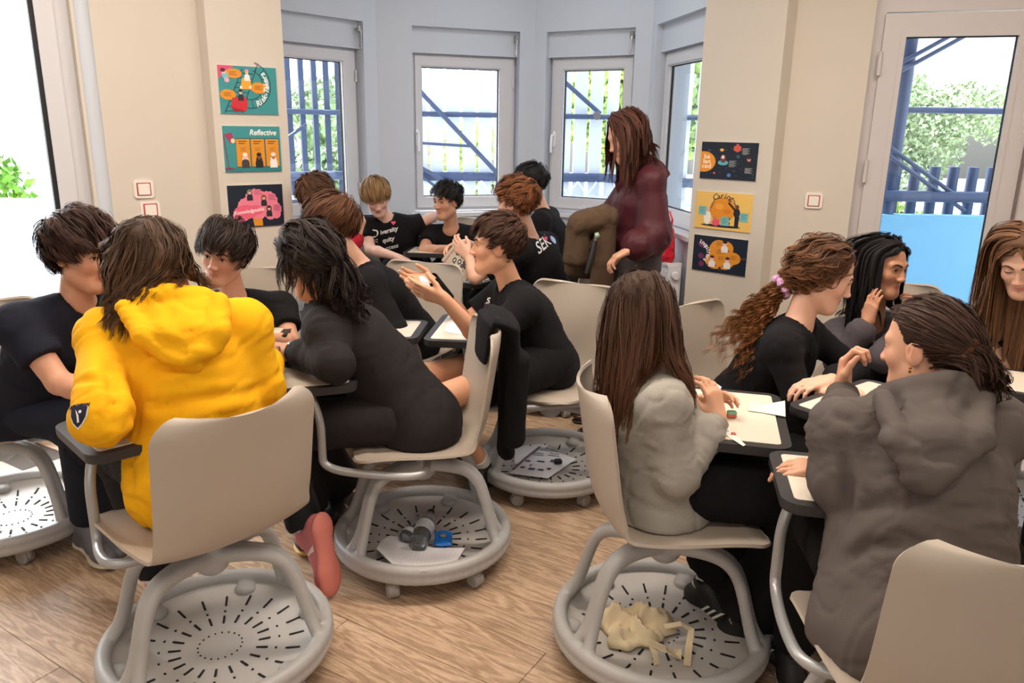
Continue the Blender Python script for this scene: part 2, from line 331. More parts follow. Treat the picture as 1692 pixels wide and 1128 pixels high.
MB().prism([(ds + .798, .02), (ds + .812, .02), (ds + .812, .04), (ds + .798, .04)], .03, 2.11).build('cover_strip', mat('taupe_strip', (120, 108, 104), .5), door)  # strip over the join of the leaves, darker than the door frame
# left wall with the sunny window
pl0 = Vector((-1.562, 4.054, 0)); dl = Vector((-.78, -.63, 0)).normalized()
W0 = pl0 + dl * 2.6
lw, ML, LL = wall_seg('wall_left', (W0.x, W0.y), (pl0.x, pl0.y), 0, ZT, [(.75, 2.6 - .55, .0, 2.75)], .22)
wl = thing('window_5', '', 'x'); del wl['label'], wl['category']; wl['kind'] = 'structure'; wl.matrix_world = ML
e1 = 2.05
a = MB()
for s0, s1, za, zb_ in ((e1 - .07, e1, 0, 2.75), (.75, .82, 0, 2.75), (.82, e1 - .07, 2.68, 2.75), (.82, e1 - .07, 0, .06)): a.prism([(s0, .07), (s1, .07), (s1, .15), (s0, .15)], za, zb_)
a.build('outer_frame', M_upvc, wl)
a = MB()
for s0, s1, za, zb_ in ((e1 - .135, e1 - .06, .05, 2.69), (.81, .89, .05, 2.69), (.89, e1 - .135, 2.6, 2.69), (.89, e1 - .135, .05, .14)): a.prism([(s0, .045), (s1, .045), (s1, .12), (s0, .12)], za, zb_)
sl = a.build('sash', M_upvc, wl)
a = MB()
for s0, s1, za, zb_ in ((e1 - .155, e1 - .133, .13, 2.61), (.885, .90, .13, 2.61)): a.prism([(s0, .06), (s1, .06), (s1, .10), (s0, .10)], za, zb_)
a.build('gasket', M_gasket, sl)
MB().prism([(.89, .08), (e1 - .14, .08), (e1 - .14, .086), (.89, .086)], .13, 2.61).build('pane', M_glass, sl)
MB().tube([ML @ Vector((e1 + .045, .02, 0)), ML @ Vector((e1 + .045, .02, ZT))], .038, 14).build('trim_3', M_bay, smooth=True)['kind'] = 'structure'
# closing walls behind and beside the camera
for nm, p0, p1 in (('wall_side_left', (-3.6, -1.6), (W0.x, W0.y)), ('wall_back', (3.6, -1.6), (-3.6, -1.6)), ('wall_side_right', (D1[0], D1[1]), (3.6, -1.6))): wall_seg(nm, p0, p1, 0, ZT, thick=.15)
# switches
def switch(label, s, z, M, n, group=None, red=True):
    o = thing('light_switch' if n else 'wall_socket', label, 'switch', group=group); o.matrix_world = M @ Matrix.Translation((s, 0, z)) @ Matrix.Rotation(PI / 2, 4, 'X')
    MB().prism(rrect(.092, .086, .014), 0, .012).build('plate', mat('switch_plate', (240, 232, 224), .35), o)
    MB().prism(rrect(.064, .062, .003, 2), .012, .0135).build('trim_ring', mat('switch_red', (178, 62, 42), .5) if red else M_upvc, o)
    MB().prism(rrect(.053, .053, .003, 2), .0125, .018).build('rocker', mat('switch_rocker', (244, 236, 226), .35), o)
sL = lambda p: (Vector((*p, 0)) - W0).dot(-dl)
switch('upper square light switch with red outline on the left wall', sL((-1.817, 3.848)), 1.185, ML, 1)
switch('lower square light switch with red outline on the left wall', sL((-1.80, 3.86)), 1.083, ML, 1)
switch('square light switch with red outline beside the balcony door', (Vector((1.692, 4.44, 0)) - Vector((*D0, 0))).dot(dd), 1.13, MR, 1)
_, MB2, _ = (None, frameM(Vector((*BB, 0)), Vector((BC[0] - BB[0], BC[1] - BB[1], 0)), (0, 0, 1), None), 0)
d2 = Vector((BC[0] - BB[0], BC[1] - BB[1], 0)).normalized(); MB2 = frameM(Vector((*BB, 0)), d2, Vector((-d2.y, d2.x, 0)), (0, 0, 1))
switch('small white double switch between the two back bay windows', 1.155, 1.17, MB2, 1, red=False)
# ================================================================ POSTERS
def poster(label, c0, c1, z0, z1, draw, bgc):
    """c0,c1: bottom-left and bottom-right ground points on the wall"""
    d = Vector((c1[0] - c0[0], c1[1] - c0[1], 0)); Wd = d.length; d.normalize(); n = Vector((d.y, -d.x, 0)); Hh = z1 - z0
    M = frameM(Vector((c0[0], c0[1], z0)) + n * .008, d, (0, 0, 1)); o = thing('poster', label, 'poster', group=None); o.matrix_world = M
    MB().box((Wd / 2, Hh / 2, -.004), (Wd, Hh, .006)).build('board', M_edge, o)
    p = Print(); p.rect(0, 0, 1.4, 1, bgc); draw(p); me = p.mesh('print', M_print, lambda q: (q[0] * Wd / 1.4, q[1] * Hh, q[2] * 1 + .0)); put('print', me, o)
def figure(p, x, y, s, skin, hair, top):
    p.disc(x, y, .075 * s, .07 * s, top, 12); p.rect(x - .075 * s, y - .09 * s, x + .075 * s, y, top); p.disc(x, y + .11 * s, .042 * s, .055 * s, skin, 12); p.disc(x, y + .145 * s, .05 * s, .035 * s, hair, 10)
def lines(p, x, y, w_, n, col, h=.018, st=.03):
    for i in range(n): p.rect(x, y - i * st, x + w_ * (1 - .25 * (i % 2)), y - i * st + h * .55, col)
TEAL, ORG, NAVY, DRK = (58, 146, 150), (226, 148, 38), (12, 28, 46), (20, 50, 60)
def d1(p):
    p.poly([(0, 1), (0, .72), (.12, .8), (.38, 1)], (216, 84, 120)); 
    def ring(r, w_):
        pts = [(.72 + r * 1.0 * math.cos(a), .62 + r * .95 * math.sin(a)) for a in np.linspace(-1.9, 1.25, 22)]; p.line(pts, w_, DRK)
    ring(.52, .018); ring(.33, .014)
    for a in np.linspace(-1.8, 1.1, 9): p.line([(.72 + .33 * math.cos(a), .62 + .31 * math.sin(a)), (.72 + .52 * math.cos(a), .62 + .49 * math.sin(a))], .012, DRK)
    p.line([(.10, .02), (.58, .95)], .016, DRK); p.line([(.50, .02), (.92, .97)], .016, DRK)
    for k in range(9): q = k / 9; p.line([(.12 + .46 * q, .06 + .9 * q), (.52 + .36 * q, .06 + .88 * q)], .012, DRK)
    for x, y, rx, ry in ((.36, .84, .2, .1), (.95, .56, .2, .12), (.2, .4, .19, .11)): p.disc(x, y, rx, ry, ORG, 22, jag=.05); lines(p, x - .1, y + .03, .18, 3, (120, 60, 20))
    p.disc(.16, .8, .07, .11, (120, 190, 200), 14, .4); p.disc(.14, .87, .05, .05, (232, 180, 160)); p.disc(.12, .9, .06, .04, (90, 30, 40)); p.disc(.2, .7, .06, .05, (240, 170, 190))
    p.poly([(.5, .52), (.78, .52), (.76, .74), (.56, .76)], (236, 168, 52)); p.disc(.52, .56, .03, .03, (250, 240, 230)); p.disc(.74, .57, .03, .03, (250, 240, 230)); figure(p, .68, .78, .9, (238, 190, 170), (240, 150, 160), (240, 240, 240))
    p.poly([(.24, .14), (.30, .34), (.62, .36), (.66, .22), (.6, .06), (.34, .04)], (206, 40, 52)); p.poly([(.26, .14), (.6, .06), (.34, .04)], (150, 20, 36)); figure(p, .5, .36, .9, (238, 190, 170), (40, 30, 30), (40, 40, 50))
    p.arctext('Risk-Takers', .72, .60, .42, -1.2, .70, .175, (250, 250, 246), shear=.2, bold=.004)
def d2_(p):
    p.rect(0, 0, 1.4, .1, (44, 128, 132)); p.text('Reflective', .97, .86, .17, (252, 250, 244), shear=.25, bold=.003)
    for i in range(3):
        x = .3 + .36 * i; p.rect(x - .012, .10, x + .345, .74, (30, 96, 104)); p.rect(x, .12, x + .33, .72, ORG); lines(p, x + .06, .66, .2, 2, (60, 30, 20), .03, .045); lines(p, x + .1, .52, .14, 3, (150, 90, 30))
    for x, sk, hr, tp in ((.50, (236, 190, 170), (236, 232, 226), (60, 60, 66)), (.84, (120, 76, 56), (40, 28, 24), (30, 28, 30)), (1.2, (196, 120, 90), (236, 230, 224), (244, 240, 236))): p.disc(x, .27, .075, .09, hr); figure(p, x, .20, 1.25, sk, hr, tp)
    p.line([(.09, .1), (.02, .78)], .022, (146, 48, 84)); p.disc(.1, .08, .1, .025, (146, 48, 84)); p.poly([(.02, .82), (.2, .86), (.26, .72), (.18, .62)], (168, 54, 92)); p.disc(.23, .68, .05, .05, (250, 220, 170))
def d3(p):
    p.poly([(.62, .02), (.58, .25), (.48, .36), (.66, .3), (.72, .38), (.78, .3), (.95, .36), (.83, .22), (.84, .02)], ORG)
    for x, y, r in ((.3, .3, .2), (.45, .5, .22), (.7, .65, .28), (1.0, .6, .26), (1.15, .4, .2), (.75, .42, .26), (.22, .22, .12), (1.2, .28, .12), (1.05, .28, .14)): p.disc(x, y, r, r * .92, (240, 132, 156), 26, jag=.045)
    p.disc(.42, .36, .3, .17, (236, 100, 128), 22, jag=.03); p.disc(.66, .4, .22, .12, (236, 100, 128))
    p.text('Knowledgeable', .5, .38, .125, (255, 236, 232), .1, .25, .002)
    for x, y, hr in ((.55, .72, (120, 116, 112)), (.9, .58, (150, 80, 40)), (1.02, .32, (70, 30, 30))): p.disc(x, y + .1, .07, .08, hr); figure(p, x, y, 1, (232, 186, 166), hr, (40, 36, 46)); lines(p, x + .12, y + .17, .2, 5, (130, 50, 80), .014)
def d4(p):
    for i in range(26): p.disc(random.uniform(.1, 1.35), random.uniform(.05, .95), .006, .006, (200, 200, 190), 6)
    p.poly([(0, .74)] + [(.08 + .3 * math.cos(a_), .46 + .28 * math.sin(a_)) for a_ in np.linspace(1.7, -1.7, 22)] + [(0, .18)], (236, 150, 40))
    for t_, y in (('ba', .6), ('lan', .47), ('ced', .34)): p.text(t_, .16, y, .17, (252, 240, 220), 0, 0, .003)
    p.disc(.52, .79, .05, .04, (240, 180, 60)); p.disc(.9, .84, .1, .09, (214, 88, 70), 12, jag=.1); p.disc(.9, .93, .04, .03, (214, 88, 70)); p.disc(.93, .63, .045, .045, (50, 84, 104)); p.disc(.37, .16, .03, .03, (226, 84, 90)); p.disc(.74, .12, .05, .05, (78, 128, 180)); p.disc(.2, .77, .04, .04, (40, 70, 90)); p.disc(.86, .24, .03, .03, (60, 60, 70))
    p.disc(.57, .45, .13, .07, (90, 170, 180)); p.disc(.57, .56, .075, .11, (110, 50, 40)); p.disc(.56, .6, .04, .05, (236, 220, 210)); figure(p, 1.2, .44, 1.15, (210, 140, 130), (60, 30, 40), (30, 26, 34))
    for x, y, n in ((1.02, .84, 6), (.72, .5, 6), (1.12, .32, 5)): lines(p, x, y, .18, n, (206, 206, 200), .016)
def d5(p):
    p.disc(.68, .54, .32, .34, (232, 146, 34), 30, jag=.012); p.disc(.6, .62, .1, .08, (244, 168, 60)); p.disc(.8, .5, .09, .07, (222, 128, 28))
    p.arctext('Caring', .68, .42, .48, 2.1, 1.05, .2, (24, 34, 40), .2, .002)
    p.disc(.66, .1, .5, .035, (40, 30, 40))
    for sx, a0 in ((.3, 1), (1.12, -1)):
        for k in range(8): p.disc(sx + a0 * .03 * k * .8, .3 + .07 * k, .045, .014, (60, 84, 64), 8, .8 * a0)
    for x in (.36, .86): 
        for k in range(4): p.disc(x, .16 + .06 * k, .05, .014, (70, 100, 70), 8, .6 * (-1) ** k)
    p.disc(.32, .3, .09, .19, (244, 238, 230)); p.disc(.33, .52, .05, .06, (226, 180, 156)); p.disc(.54, .19, .1, .1, (232, 88, 116), 14, jag=.12); p.disc(.5, .3, .045, .05, (200, 130, 100))
    p.rect(1.0, .1, 1.10, .42, (26, 26, 34)); p.disc(1.04, .48, .08, .13, (34, 32, 42)); p.disc(1.04, .64, .045, .06, (110, 66, 44)); p.line([(.99, .56), (.82, .74)], .05, (34, 32, 42))
    for x, y in ((.16, .36), (.74, .12), (1.2, .26)): p.rect(x - .08, y, x + .12, y + .24, (122, 190, 190)); lines(p, x - .05, y + .19, .14, 4, (30, 70, 84), .016, .04)
def d6(p):
    for x, y, rx, ry in ((.68, .62, .26, .3), (.6, .32, .26, .22), (.85, .35, .24, .24), (1.05, .45, .2, .17), (.85, .7, .2, .2)): p.disc(x, y, rx, ry, (226, 148, 44), 24)
    p.disc(.22, .76, .09, .1, (112, 40, 90)); p.disc(.24, .2, .07, .08, (112, 40, 90)); p.disc(.22, .42, .08, .08, (112, 40, 90)); p.line([(1.2, .46), (1.38, .48)], .016, (160, 90, 40))
    p.arctext('Inquirers', .12, .52, .30, 1.5, -.9, .17, (250, 246, 246), 0, .003)
    for x, y, hr in ((.82, .7, (30, 24, 30)), (.52, .26, (90, 40, 36)), (.92, .26, (60, 50, 60))): p.disc(x, y - .06, .13, .03, (30, 26, 34)); figure(p, x, y, 1.2, (236, 200, 190), hr, (236, 232, 230))
    for x, y in ((.6, .86), (.62, .62), (.68, .46), (1.0, .52)): lines(p, x, y, .15, 4, (150, 84, 20), .014)
    p.disc(.74, .08, .05, .03, (60, 40, 40)); p.rect(.71, .08, .77, .18, (70, 50, 40))
poster('teal Risk-Takers poster with a rollercoaster, top left pillar', (-1.459, 3.983), (-1.229, 4.169), 1.547, 1.775, d1, TEAL)
poster('teal Reflective poster with pink lamp and three portraits', (-1.459, 3.983), (-1.229, 4.169), 1.263, 1.489, d2_, TEAL)
poster('dark Knowledgeable poster with pink tree, lowest on the left pillar', (-1.459, 3.983), (-1.233, 4.166), .982, 1.197, d3, NAVY)
poster('dark navy balanced poster with planets, top of the right pillar', (1.107, 4.718), (1.368, 4.475), 1.230, 1.440, d4, NAVY)
poster('yellow Caring poster with orange globe on the right pillar', (1.100, 4.725), (1.366, 4.477), .938, 1.156, d5, (240, 196, 104))
poster('dark Inquirers poster with orange shape, lowest on the right pillar', (1.104, 4.721), (1.362, 4.480), .681, .895, d6, NAVY)
# ================================================================ RADIATOR, BAG
rad = thing('radiator', 'white panel radiator below the right bay window', 'radiator', (.965, 5.14, 0), math.radians(9.4))
r_ = MB(); r_.box((0, 0, .42), (.07, .62, .5), bev=.01); r_.build('panel', M_upvc, rad)
r_ = MB()
for k in range(12): r_.box((-.038, -.27 + k * .048, .42), (.012, .026, .44), bev=.004)
r_.build('fins', M_upvc, rad); MB().box((0, 0, .685), (.10, .63, .02), bev=.004).build('grille', M_upvc, rad)
MB().box((.0, -.315, .42), (.09, .014, .52), bev=.004).build('side_panel', M_upvc, rad)
MB().lathe([(0, -.03), (.022, -.03), (.026, -.02), (.026, 0), (0, 0)], 16, (0, -.325, .62), Matrix.Rotation(-PI / 2, 3, 'X')).build('valve_knob', M_upvc, rad, smooth=True)
MB().tube([(0, .22, .17), (0, .22, 0)], .01).build('pipe', M_upvc, rad, smooth=True); MB().tube([(0, -.28, .17), (0, -.28, 0)], .01).build('pipe', M_upvc, rad, smooth=True)
# ================================================================ OUTSIDE
M_blue = mat('dark_blue_steel', (66, 80, 112), .45, .0, noise=.08, nscale=4)
M_bluel = mat('light_blue_steel', (120, 150, 205), .45)
M_pale = mat('pale_screen_steel', (240, 244, 250), .5, noise=.05, nscale=6)
M_par = mat('balcony_paint', (128, 190, 224), .6, noise=.03)
gnd = MB().box((0, 12, -.35), (60, 40, .3)).build('floor_terrace', mat('terrace_tiles', (206, 206, 204), .8, noise=.08, nscale=2)); gnd['kind'] = 'structure'
# put the terrace outside the room only
gnd.location = (0, 0, 0)
scr = thing('facade_screen', 'dark blue slatted steel screen outside the bay windows', 'screen')
slat = MB().box((0, 0, 1.6), (.055, .03, 3.6), bev=.004).mesh('slat', M_blue); slatp = MB().box((0, 0, 1.6), (.13, .02, 3.6), bev=.003).mesh('slat', M_pale)
A0, A1, A2, A3 = V(-3.6, 6.3), V(-1.9, 7.9), V(.9, 8.2), V(2.3, 7.1)
def along(p, q, n, mesh, off=0):
    d = q - p
    for i in range(n):
        c = p + d * (i + .5) / n; put('slat', mesh, scr, (c[0], c[1], 0), (0, 0, math.atan2(d[1], d[0])))
along(A0, A1, 17, slat); along(A1, A1 + (A2 - A1) * .12, 3, slat); along(A1 + (A2 - A1) * .14, A2, 15, slatp); along(A2, A3, 9, slatp)
for z, r, m in ((1.02, .045, M_blue), (1.62, .025, M_blue), (.82, .02, M_pale), (2.6, .03, M_blue)):
    for p, q in ((A0, A1), (A1, A2), (A2, A3)):
        n_ = V(-(q - p)[1], (q - p)[0]); n_ = -n_ / np.linalg.norm(n_) * .07
        MB().tube([(*(p + n_), z), (*(q + n_), z)], r, 10).build('rail', m, scr, smooth=True)
def brace(a, b_, z0, z1, r=.016, m=M_blue): MB().tube([(*a, z0), (*b_, z1)], r, 8).build('brace', m, scr, smooth=True)
for q0, q1, z0, z1 in ((.35, .75, .95, 1.5), (.5, .9, .95, 1.5), (.1, .5, 1.9, 1.4)): brace(A0 + (A1 - A0) * q0 + V(.08, -.1), A0 + (A1 - A0) * q1 + V(.08, -.1), z0, z1)
for q0, q1, z0, z1, r in ((.20, .62, 2.25, 1.05, .022), (.12, .45, 1.45, .95, .02), (.08, .22, 1.2, 1.5, .018), (.3, .52, 1.35, 1.32, .014), (.12, .5, 1.52, .7, .014), (.78, .98, 2.1, 1.65, .022)): brace(A1 + (A2 - A1) * q0 + V(0, -.14), A1 + (A2 - A1) * q1 + V(0, -.14), z0, z1, r)
for k in range(9):
    a_, b2 = A1 + (A2 - A1) * (.35 + k * .07), A1 + (A2 - A1) * (.42 + k * .07); brace(a_ + V(0, -.1), b2 + V(0, -.1), .72, .98, .012, M_pale); brace(a_ + V(0, -.12), b2 + V(0, -.12), .98, .72, .012, M_pale)
# balcony outside the door
bal = thing('balcony_railing', 'pale blue balcony parapet with dark blue tube railing and braces', 'railing')
B0, B1 = V(2.2, 6.05), V(6.2, 5.95)
a = MB(); a.prism([tuple(B0), tuple(B1), tuple(B1 + V(.03, .12)), tuple(B0 + V(.03, .12))], -.2, .90); a.build('parapet', M_par, bal)
MB().tube([(*(B0 + V(0, -.03)), 1.045), (*(B1 + V(0, -.03)), 1.045)], .042, 12).build('rail', M_blue, bal, smooth=True)
MB().tube([(*(B0 + V(0, .2)), 1.68), (*(B1 + V(0, .2)), 1.68)], .024, 10).build('rail', M_blue, bal, smooth=True)
for k in range(16): MB().tube([(2.98 + k * .150, 6.20, .6), (2.98 + k * .150, 6.20, 1.26)], .040, 12).build('post', M_blue, bal, smooth=True)
for x, y, r in ((2.66, 6.0, .03), (2.73, 6.02, .018), (2.60, 6.04, .03)): MB().tube([(x, y, -.2), (x, y, 3.6)], r, 10).build('column', M_bluel, bal, smooth=True)
MB().tube([(2.90, 6.1, -.2), (2.90, 6.1, 3.6)], .052, 14).build('column', M_blue, bal, smooth=True)
for o_ in (0, .06):
    MB().tube([(2.66, 6.0, 1.50 - o_), (3.45, 6.0, 1.0 - o_)], .016, 8).build('brace', M_blue, bal, smooth=True)
    MB().tube([(2.72, 6.0, 1.95 - o_), (3.6, 6.0, 2.46 - o_)], .016, 8).build('brace', M_blue, bal, smooth=True)
# trees
M_leaf = mat('tree_leaves', (120, 156, 62), .6, attr=True); M_bark = mat('bark', (92, 74, 58), .9, bump=.5, bscale=30)
def tree(label, x, y, h, r, n, tone):
    o = thing('tree', label, 'tree', (x, y, -4), group=None)
    hh = h + 4; MB().tube([(0, 0, 0), (.1, 0, hh * .5), (0, .1, hh * .85)], [.2, .14, .05], 8).build('trunk', M_bark, o, smooth=True)
    cs = rng.normal(0, 1, (14, 3)) * V(r * .5, r * .4, r * .42) + V(0, 0, hh - r * .6); idx = rng.integers(0, 14, n)
    d = nz(rng.normal(0, 1, (n, 3))); P = cs[idx] + d * (r * .42 * rng.uniform(.6, 1, n)[:, None])
    u = nz(rng.normal(0, 1, (n, 3))); v = nz(np.cross(u, d)); s = rng.uniform(.042, .08, n)[:, None] * (1 + r * .15)
    vv = np.stack([P - u * s, P + v * s * .6, P + u * s, P - v * s * .6], 1).reshape(-1, 3); f = np.arange(n * 4).reshape(-1, 4)
    c = np.array(lin(tone))[None] * rng.uniform(.6, 1.5, (n, 1)) * np.array([1, 1, .9]); c = np.repeat(c, 4, 0)
    ob = put('foliage', fastmesh('foliage', vv, f, [M_leaf], c, False), o); ob['kind'] = 'stuff'
tree('bright green bushy tree low behind the balcony, left one', 4.3, 10.5, 1.2, 1.5, 20000, (164, 186, 84))
tree('bright green bushy tree low behind the balcony, right one', 7.7, 10.4, 1.0, 1.5, 16000, (156, 180, 80))
tree('tall rounded tree standing far behind the balcony railing', 12.2, 26, 3.2, 2.3, 14000, (170, 186, 150))
tree('green tree showing through the slats of the left bay window', -3.6, 12.5, 1.6, 1.4, 10000, (150, 172, 128))
tree('green tree showing between slats behind the middle bay windows', -.4, 15.5, 1.2, 1.3, 6000, (186, 200, 140))
tree('yellow green tree beside the right bay window outside', 1.6, 9.8, 2.3, 1.0, 9000, (166, 190, 104))
tree('green hedge tree beyond the sunny left window', -7.0, 10.0, .38, 1.2, 8000, (120, 170, 60))
gw = MB(); gw.box((-6.9, 7.2, -.1), (5, .2, 1.8)); gw = gw.build('garden_wall', mat('bright_render', (244, 244, 242), .8)); tag(gw, 'low white garden wall seen through the left window', 'wall'); gw.rotation_euler = (0, 0, 0)

# ================================================================ SIGNED-DISTANCE MODELLING
class Field:
    def __init__(s, lo, hi, h, fine=()):
        """rectilinear grid; fine = [(lo,hi,h)] boxes where the spacing is smaller"""
        ax = []
        for k in range(3):
            x = lo[k]; out = [x]
            while x < hi[k]:
                st = h
                for a, b, hf in fine:
                    if a[k] - h <= x <= b[k]: st = min(st, hf)
                x += st; out.append(x)
            ax.append(np.array(out, np.float32))
        s.ax = ax; s.g = np.full([len(a) for a in ax], .3, np.float32)
    def _sl(s, lo, hi):
        sl = [slice(max(0, int(np.searchsorted(a, lo[k])) - 1), int(np.searchsorted(a, hi[k])) + 1) for k, a in enumerate(s.ax)]
        return tuple(sl), [s.ax[k][sl[k]] for k in range(3)]
    def apply(s, lo, hi, fn, k, sub=False):
        mg = max(k, .012) * 1.3 + .012
        sl, (x, y, z) = s._sl(np.asarray(lo) - mg, np.asarray(hi) + mg)
        if min(len(x), len(y), len(z)) < 1: return
        d = fn(x[:, None, None], y[None, :, None], z[None, None, :]).astype(np.float32); a = s.g[sl]; k = max(k, 1e-4)
        if sub: d = -d; h = np.clip(.5 - .5 * (a - d) / k, 0, 1) ; s.g[sl] = a + (d - a) * h + k * h * (1 - h)
        else: h = np.clip(.5 + .5 * (a - d) / k, 0, 1); s.g[sl] = a + (d - a) * h - k * h * (1 - h)
    def cap(s, a, b, ra, rb=None, k=.02, sub=False, flat=False):
        a, b = np.asarray(a, float), np.asarray(b, float); rb = ra if rb is None else rb; ab = b - a; L2 = max(ab @ ab, 1e-9); L = math.sqrt(L2); R = max(ra, rb)
        def fn(x, y, z):
            px, py, pz = x - a[0], y - a[1], z - a[2]; tt = (px * ab[0] + py * ab[1] + pz * ab[2]) / L2; t = np.clip(tt, 0, 1)
            if flat:
                q = np.sqrt(np.maximum(px * px + py * py + pz * pz - np.where(tt > 0, tt, 0) ** 2 * L2, 0)); d = q - (ra + (rb - ra) * t)
                return np.maximum(d, (tt - 1) * L)
            return np.sqrt((px - t * ab[0]) ** 2 + (py - t * ab[1]) ** 2 + (pz - t * ab[2]) ** 2) - (ra + (rb - ra) * t)
        s.apply(np.minimum(a, b) - R, np.maximum(a, b) + R, fn, k, sub)
    def cap2(s, a, b, side, wa, da, wb, db, k=.03, sub=False):
        a, b = np.asarray(a, float), np.asarray(b, float); ab = b - a; L2 = max(ab @ ab, 1e-9); side = nz(side); R = max(wa, wb, da, db)
        def fn(x, y, z):
            px, py, pz = x - a[0], y - a[1], z - a[2]; t = np.clip((px * ab[0] + py * ab[1] + pz * ab[2]) / L2, 0, 1)
            px, py, pz = px - t * ab[0], py - t * ab[1], pz - t * ab[2]; u = px * side[0] + py * side[1] + pz * side[2]; r2 = np.maximum(px * px + py * py + pz * pz - u * u, 0)
            w_, d_ = wa + (wb - wa) * t, da + (db - da) * t; k0 = np.sqrt((u / w_) ** 2 + r2 / d_ ** 2); k1 = np.sqrt((u / w_ ** 2) ** 2 + r2 / d_ ** 4) + 1e-6
            return k0 * (k0 - 1) / k1
        s.apply(np.minimum(a, b) - R, np.maximum(a, b) + R, fn, k, sub)
    def ell(s, c, r, R=None, k=.015, sub=False):
        c, r = np.asarray(c, float), np.asarray(r, float); R = np.eye(3) if R is None else R; m = r.max()
        def fn(x, y, z):
            px, py, pz = x - c[0], y - c[1], z - c[2]; q = [(px * R[0, i] + py * R[1, i] + pz * R[2, i]) for i in range(3)]
            k0 = np.sqrt(sum((q[i] / r[i]) ** 2 for i in range(3))); k1 = np.sqrt(sum((q[i] / r[i] ** 2) ** 2 for i in range(3))) + 1e-6
            return k0 * (k0 - 1) / k1
        s.apply(c - m, c + m, fn, k, sub)
    def mesh(s):
        g = s.g; sg = g < 0; n = g.shape; acc = {}; ids = []; pos = []; quads = []
        cs = np.array([n[1] * n[2], n[2], 1], np.int64)
        for ax in range(3):
            o = [0, 0, 0]; o[ax] = 1; A = sg[:n[0] - o[0], :n[1] - o[1], :n[2] - o[2]]; B = sg[o[0]:, o[1]:, o[2]:]
            I = np.argwhere(A != B); 
            if len(I) == 0: continue
            b1, b2 = [k for k in range(3) if k != ax]
            I = I[(I[:, b1] > 0) & (I[:, b2] > 0) & (I[:, b1] < n[b1] - 1) & (I[:, b2] < n[b2] - 1)]
            J_ = I.copy(); J_[:, ax] += 1
            va = g[I[:, 0], I[:, 1], I[:, 2]]; vb = g[J_[:, 0], J_[:, 1], J_[:, 2]]; t = va / (va - vb)
            P = np.stack([s.ax[k][I[:, k]] for k in range(3)], 1).astype(np.float64); P[:, ax] += t * (s.ax[ax][J_[:, ax]] - s.ax[ax][I[:, ax]])
            base = I @ cs; c00 = base; c10 = base - cs[b1]; c11 = base - cs[b1] - cs[b2]; c01 = base - cs[b2]
            for c in (c00, c10, c11, c01): ids.append(c); pos.append(P)
            q = np.stack([c00, c10, c11, c01], 1); inside = va < 0; flip = inside if ax == 1 else ~inside
            q[flip] = q[flip][:, ::-1]; quads.append(q)
        if not ids: return np.zeros((0, 3)), np.zeros((0, 4), int)
        ids = np.concatenate(ids); pos = np.concatenate(pos); uq, inv = np.unique(ids, return_inverse=True); inv = inv.ravel()
        cnt = np.bincount(inv); v = np.stack([np.bincount(inv, pos[:, k]) / cnt for k in range(3)], 1)
        f = np.searchsorted(uq, np.concatenate(quads)); return v, f
def vnormals(v, f):
    n = np.cross(v[f[:, 2]] - v[f[:, 0]], v[f[:, 3]] - v[f[:, 1]]); out = np.zeros_like(v)
    for k in range(4):
        for c in range(3): out[:, c] += np.bincount(f[:, k], n[:, c], minlength=len(v))
    return nz(out)
_perm = rng.random((32, 32, 32)).astype(np.float32)
def noise3(p):
    """trilinear value noise, -1..1"""
    p = np.asarray(p); i = np.floor(p).astype(int); f = p - i; f = f * f * (3 - 2 * f); r = 0
    for dx in (0, 1):
        for dy in (0, 1):
            for dz in (0, 1):
                w_ = (f[:, 0] if dx else 1 - f[:, 0]) * (f[:, 1] if dy else 1 - f[:, 1]) * (f[:, 2] if dz else 1 - f[:, 2])
                r = r + w_ * _perm[(i[:, 0] + dx) & 31, (i[:, 1] + dy) & 31, (i[:, 2] + dz) & 31]
    return r * 2 - 1
def smoothv(v, f, it):
    for _ in range(it):
        acc = np.zeros_like(v); cnt = np.zeros(len(v))
        for a, b in ((0, 1), (1, 2), (2, 3), (3, 0)):
            for c in range(3):
                acc[:, c] += np.bincount(f[:, a], v[f[:, b], c], minlength=len(v)) + np.bincount(f[:, b], v[f[:, a], c], minlength=len(v))
            cnt += np.bincount(f[:, a], minlength=len(v)) + np.bincount(f[:, b], minlength=len(v))
        v = v * .5 + .5 * acc / cnt[:, None]
    return v
